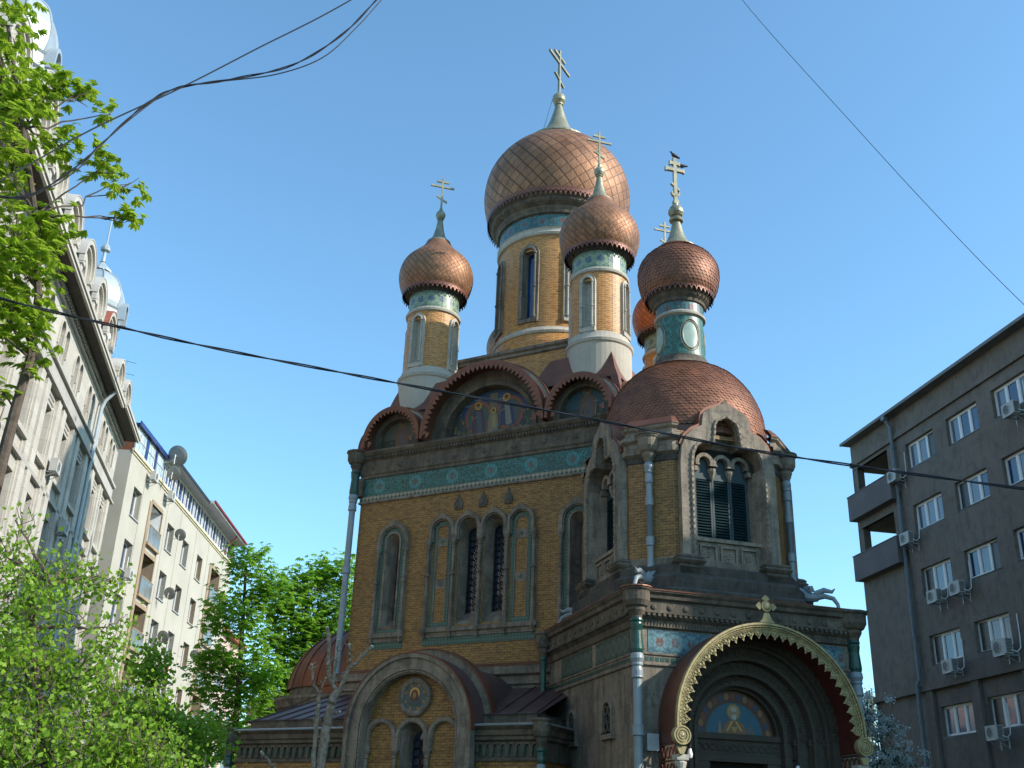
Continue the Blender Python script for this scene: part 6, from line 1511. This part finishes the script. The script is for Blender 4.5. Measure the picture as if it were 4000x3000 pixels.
# near chestnut at the left edge
rn = random.Random(11); D1 = 9.5; b1 = RAY(-300, 3500, D1); b1.z = 0; b1 = tuple(b1)
tr = rel(b1, [b1, RAY(-190, 2700, D1), RAY(-90, 2200, D1), RAY(0, 1830, D1), RAY(60, 1600, D1), RAY(118, 1400, D1), RAY(150, 1150, D1), RAY(140, 850, D1), RAY(90, 500, D1), RAY(30, 100, D1)])
bl = [B(-10, 130, 9.5, .40, .40, 11, b1, .6), B(-130, 420, 9.3, .45, .5, 9, b1), B(200, 350, 9.6, .20, .14, 3.4, b1), B(60, 380, 9.5, .30, .20, 6, b1), B(330, 355, 9.6, .10, .12, 1.3, b1), B(430, 450, 9.6, .05, .12, .7, b1), B(20, 620, 9.5, .36, .24, 7, b1), B(20, 870, 9.5, .40, .36, 11, b1), B(240, 560, 9.6, .20, .12, 3.2, b1), B(400, 640, 9.6, .17, .09, 2.1, b1),
      B(90, 1040, 9.5, .34, .26, 9, b1), B(190, 880, 9.6, .18, .22, 4, b1), B(90, 1230, 9.5, .22, .16, 4, b1), B(0, 1200, 9.4, .3, .4, 7, b1), B(110, 1370, 9.5, .15, .16, 2.2, b1), B(510, 715, 9.6, .11, .06, 1.2, b1), B(490, 850, 9.6, .07, .10, 1.1, b1), B(0, 1520, 9.5, .08, .10, .8, b1), B(-10, 1600, 9.5, .06, .08, .5, b1), B(-230, 1100, 9.3, .5, .8, 12, b1)]
crown_tree('horse_chestnut_tree', 'large near chestnut with fresh palmate leaves entering at the left edge', 'tree', b1, tr, bl, 380, 'leafA', rn, .118, 6, .08, .07, HB=.17)
# birch-like shrub tree low left
D2 = 9.0; b2 = RAY(150, 3700, D2); b2.z = 0; b2 = tuple(b2); rn = random.Random(5)
tr = rel(b2, [b2, RAY(140, 3200, D2), RAY(170, 2950, D2), RAY(150, 2700, D2), RAY(120, 2450, D2), RAY(200, 2280, D2)])
bl = [B(0, 2850, 9, .62, .42, 16, b2), B(300, 2900, 9, .6, .34, 14, b2), B(60, 2560, 9, .42, .38, 11, b2), B(300, 2640, 9.1, .42, .30, 7, b2), B(120, 2350, 9, .42, .22, 6, b2), B(260, 2200, 9.1, .28, .2, 2.4, b2), B(30, 2180, 9, .25, .3, 2.6, b2), B(380, 2250, 9.1, .2, .15, 1.6, b2), B(600, 2940, 9.2, .42, .24, 8, b2), B(420, 2450, 9.1, .25, .25, 2, b2), B(-200, 2700, 8.8, .5, .7, 8, b2), B(480, 2750, 9.2, .3, .24, 4, b2), B(60, 2030, 9, .16, .2, .6, b2)]
crown_tree('birch_tree', 'light green small leaved birch filling the lower left corner', 'tree', b2, tr, bl, 540, 'leafB', rn, .048, 24, .085, .05, kind='leaf', hang=.16)
# darker upright shrubs at the foot of the cream block
D3 = 24.; rn = random.Random(8)
b3 = RAY(620, 3300, D3); b3.z = 0; b3 = tuple(b3)
bl = [B(590, 2600, 24, .38, .55, 6, b3), B(570, 2800, 24, .8, .6, 12, b3), B(750, 2880, 24, .9, .5, 12, b3), B(480, 2950, 24, .8, .5, 10, b3), B(650, 2950, 24, 1., .5, 12, b3), B(430, 2740, 24, .4, .4, 4, b3)]
crown_tree('leafy_shrub', 'darker bushy young tree in front of the cream block, left of the chestnut', 'shrub', b3, rel(b3, [b3, RAY(610, 3000, D3), RAY(600, 2800, D3), RAY(592, 2600, D3)]), bl, 420, 'leafD', rn, .12, 18, .17, .09, kind='leaf')
# two chestnuts beyond the apse
rn = random.Random(21); b4 = RAY(880, 3360, 50); b4.z = 0; b4 = tuple(b4)
bl = [B(960, 2200, 50, 1.1, .8, 7, b4), B(920, 2400, 50, 1.5, 1.2, 13, b4), B(870, 2650, 50, 1.5, 1.4, 11, b4), B(1000, 2640, 50, 1.3, 1.5, 14, b4), B(900, 2870, 50, 1.5, 1.2, 12, b4), B(1060, 2300, 50, .9, .9, 7, b4), B(830, 2560, 50, .7, .5, 4, b4)]
crown_tree('horse_chestnut_tree', 'tall open chestnut with dark forked trunk and sky showing through, behind the left wing', 'tree', b4, rel(b4, [b4, RAY(915, 2900, 50), RAY(935, 2650, 50), RAY(950, 2400, 50), RAY(962, 2200, 50)]), bl, 420, 'leafC', rn, .36, 8, .33, .20, k=4, group='chestnuts beyond the apse')
b5 = RAY(1170, 3360, 54); b5.z = 0; b5 = tuple(b5)
bl = [B(1200, 2300, 54, 1.4, 1.1, 9, b5), B(1310, 2240, 54, 1.1, .8, 7, b5), B(1150, 2480, 54, 1.8, 1.4, 16, b5), B(1290, 2440, 54, 1.5, 1.5, 14, b5), B(1110, 2720, 54, 1.7, 1.5, 16, b5), B(1230, 2640, 54, 2., 1.4, 14, b5), B(1010, 2900, 54, 1.4, 1.2, 10, b5), B(1370, 2350, 54, .8, 1.2, 4, b5), B(1090, 2370, 54, .9, .8, 5, b5)]
crown_tree('horse_chestnut_tree', 'dense bright green chestnut rising between the apse dome and the downpipe', 'tree', b5, rel(b5, [b5, RAY(1175, 2900, 54), RAY(1180, 2650, 54), RAY(1190, 2450, 54), RAY(1200, 2300, 54)]), bl, 760, 'leafC', rn, .36, 9, .34, .22, k=4, group='chestnuts beyond the apse')
# blossoming tree right of the porch
rn = random.Random(31); b6 = RAY(3480, 3400, 38); b6.z = 0; b6 = tuple(b6)
t6 = crown_tree('blossoming_tree', 'grey green tree with white blossom between the porch and the grey building', 'tree', b6, rel(b6, [b6, RAY(3450, 3050, 38), RAY(3430, 2900, 38)]), [B(3420, 2850, 38, .9, .55, 8, b6), B(3400, 2960, 38, 1.0, .6, 8, b6), B(3490, 2990, 38, 1.1, .5, 9, b6), B(3370, 2780, 38, .5, .4, 3, b6)], 130, 'leafE', rn, .10, 16, .14, .09, kind='leaf', bark='bark')
V, Fc, C = [], [], []
for (c, rx, rz, n) in ((RAY(3420, 2840, 37.6), .85, .6, 1500), (RAY(3400, 2950, 37.6), 1.0, .6, 1500), (RAY(3480, 2990, 37.6), 1.2, .5, 1500), (RAY(3385, 2765, 37.6), .5, .35, 350), (RAY(3470, 2735, 37.6), .22, .12, 100), (RAY(3560, 2840, 37.6), .08, .06, 30), (RAY(3600, 2930, 37.6), .25, .15, 80)):
    cl = [c + Vector((rn.gauss(0, .45) * rx, rn.gauss(0, .5), rn.gauss(0, .5) * rz)) for _ in range(max(1, n // 40))]
    for i in range(n):
        q = rn.choice(cl) + Vector((rn.gauss(0, .075), rn.gauss(0, .08), rn.gauss(0, .06))) - Vector(b6); d = Vector((rn.gauss(0, 1), rn.gauss(0, 1), rn.gauss(0, 1))).normalized(); nr = Vector((rn.gauss(0, 1), rn.gauss(0, 1), rn.gauss(0, 1))); nr = (nr - d * nr.dot(d)).normalized(); c_ = rn.random()
        leaf_quad(V, Fc, C, q, d, nr, .075, .03, (c_, c_, c_))
put_leaves('blossom', V, Fc, C, 'petal', t6)
# pale poplars far off between porch and grey building
for px, lab in ((3388, 'shorter pale poplar spire far behind the porch pipe'), (3406, 'taller pale poplar spire far behind the porch pipe')):
    b7 = RAY(px, 3300, 110); b7.z = 0; b7 = tuple(b7)
    crown_tree('poplar_tree', lab, 'tree', b7, rel(b7, [b7, RAY(px, 2800, 110), RAY(px, 2690 if px > 3400 else 2700, 110)]), [B(px, 2740, 110, .35, 1.6, 3, b7), B(px, 2820, 110, .45, 1.8, 4, b7), B(px, 2900, 110, .6, 1.8, 4, b7)], 90, 'poplar', rn, .22, 10, .16, .12, kind='leaf')
# pruned tree in front of the church
rn = random.Random(2); D = 20.; b8 = RAY(1235, 3300, D); b8.z = 0
t8 = thing('pruned_tree', 'leafless pollarded tree with pale sawn branch ends in front of the brick bay', 'tree', Matrix.Translation(b8))
def pr(name, px, rr, cutend=True, twigs=3):
    rr = (rr[0] * .48, rr[1] * .56)
    P = [RAY(x, y, D) - b8 for x, y in px]; m = MB(); Q = []
    for a, b in zip(P, P[1:]):
        for i in range(4): Q.append(a.lerp(b, i / 4) + Vector((rn.gauss(0, .008), rn.gauss(0, .02), rn.gauss(0, .008))))
    Q.append(P[-1]); n = len(Q); m.tube(Q, [rr[0] + (rr[1] - rr[0]) * i / (n - 1) + rn.uniform(-.004, .006) for i in range(n)], 9)
    for i in range(twigs):
        q = Q[rn.randrange(n // 3, n)]; a = rn.choice((-1, 1)); m.tube([q, q + Vector((a * .06, 0, .03)), q + Vector((a * .075, 0, .05))], [.014, .011, .008], 6)
    o_ = m.build(name, 'barkg', t8)
    if cutend:
        m = MB(); d = (Q[-1] - Q[-2]).normalized(); m.tube([Q[-1] - d * .015, Q[-1] + d * .012], rr[1] * 1.08, 10); m.build('sawn_end', 'cut', o_)
pr('trunk', [(1225, 3350), (1235, 3120), (1252, 2990), (1268, 2880), (1285, 2790), (1305, 2720), (1322, 2695)], (.19, .125), False)
pr('branch', [(1318, 2705), (1290, 2660), (1283, 2600), (1287, 2520), (1278, 2450)], (.085, .055)); pr('branch', [(1300, 2670), (1308, 2620), (1318, 2560), (1322, 2500)], (.055, .035))
pr('branch', [(1322, 2700), (1345, 2650), (1365, 2610), (1390, 2590), (1430, 2550), (1453, 2525)], (.075, .05)); pr('branch', [(1368, 2605), (1366, 2560), (1365, 2516)], (.045, .032)); pr('branch', [(1310, 2790), (1328, 2780)], (.04, .03), True, 0)
b9 = RAY(1215, 3300, D); t9 = t8
pr('stem', [(1212, 3350), (1218, 3100), (1226, 2960), (1233, 2860), (1243, 2770), (1246, 2715)], (.09, .065), False); pr('branch', [(1246, 2712), (1225, 2670), (1220, 2620), (1219, 2595)], (.05, .035)); pr('branch', [(1246, 2715), (1262, 2675), (1273, 2648)], (.04, .028), True, 1)
pr('branch', [(1120, 3080), (1075, 3010), (1045, 2965), (1020, 2938)], (.055, .04), True, 1)
pr('branch', [(1240, 3120), (1180, 3130), (1120, 3080)], (.09, .055), False, 0)
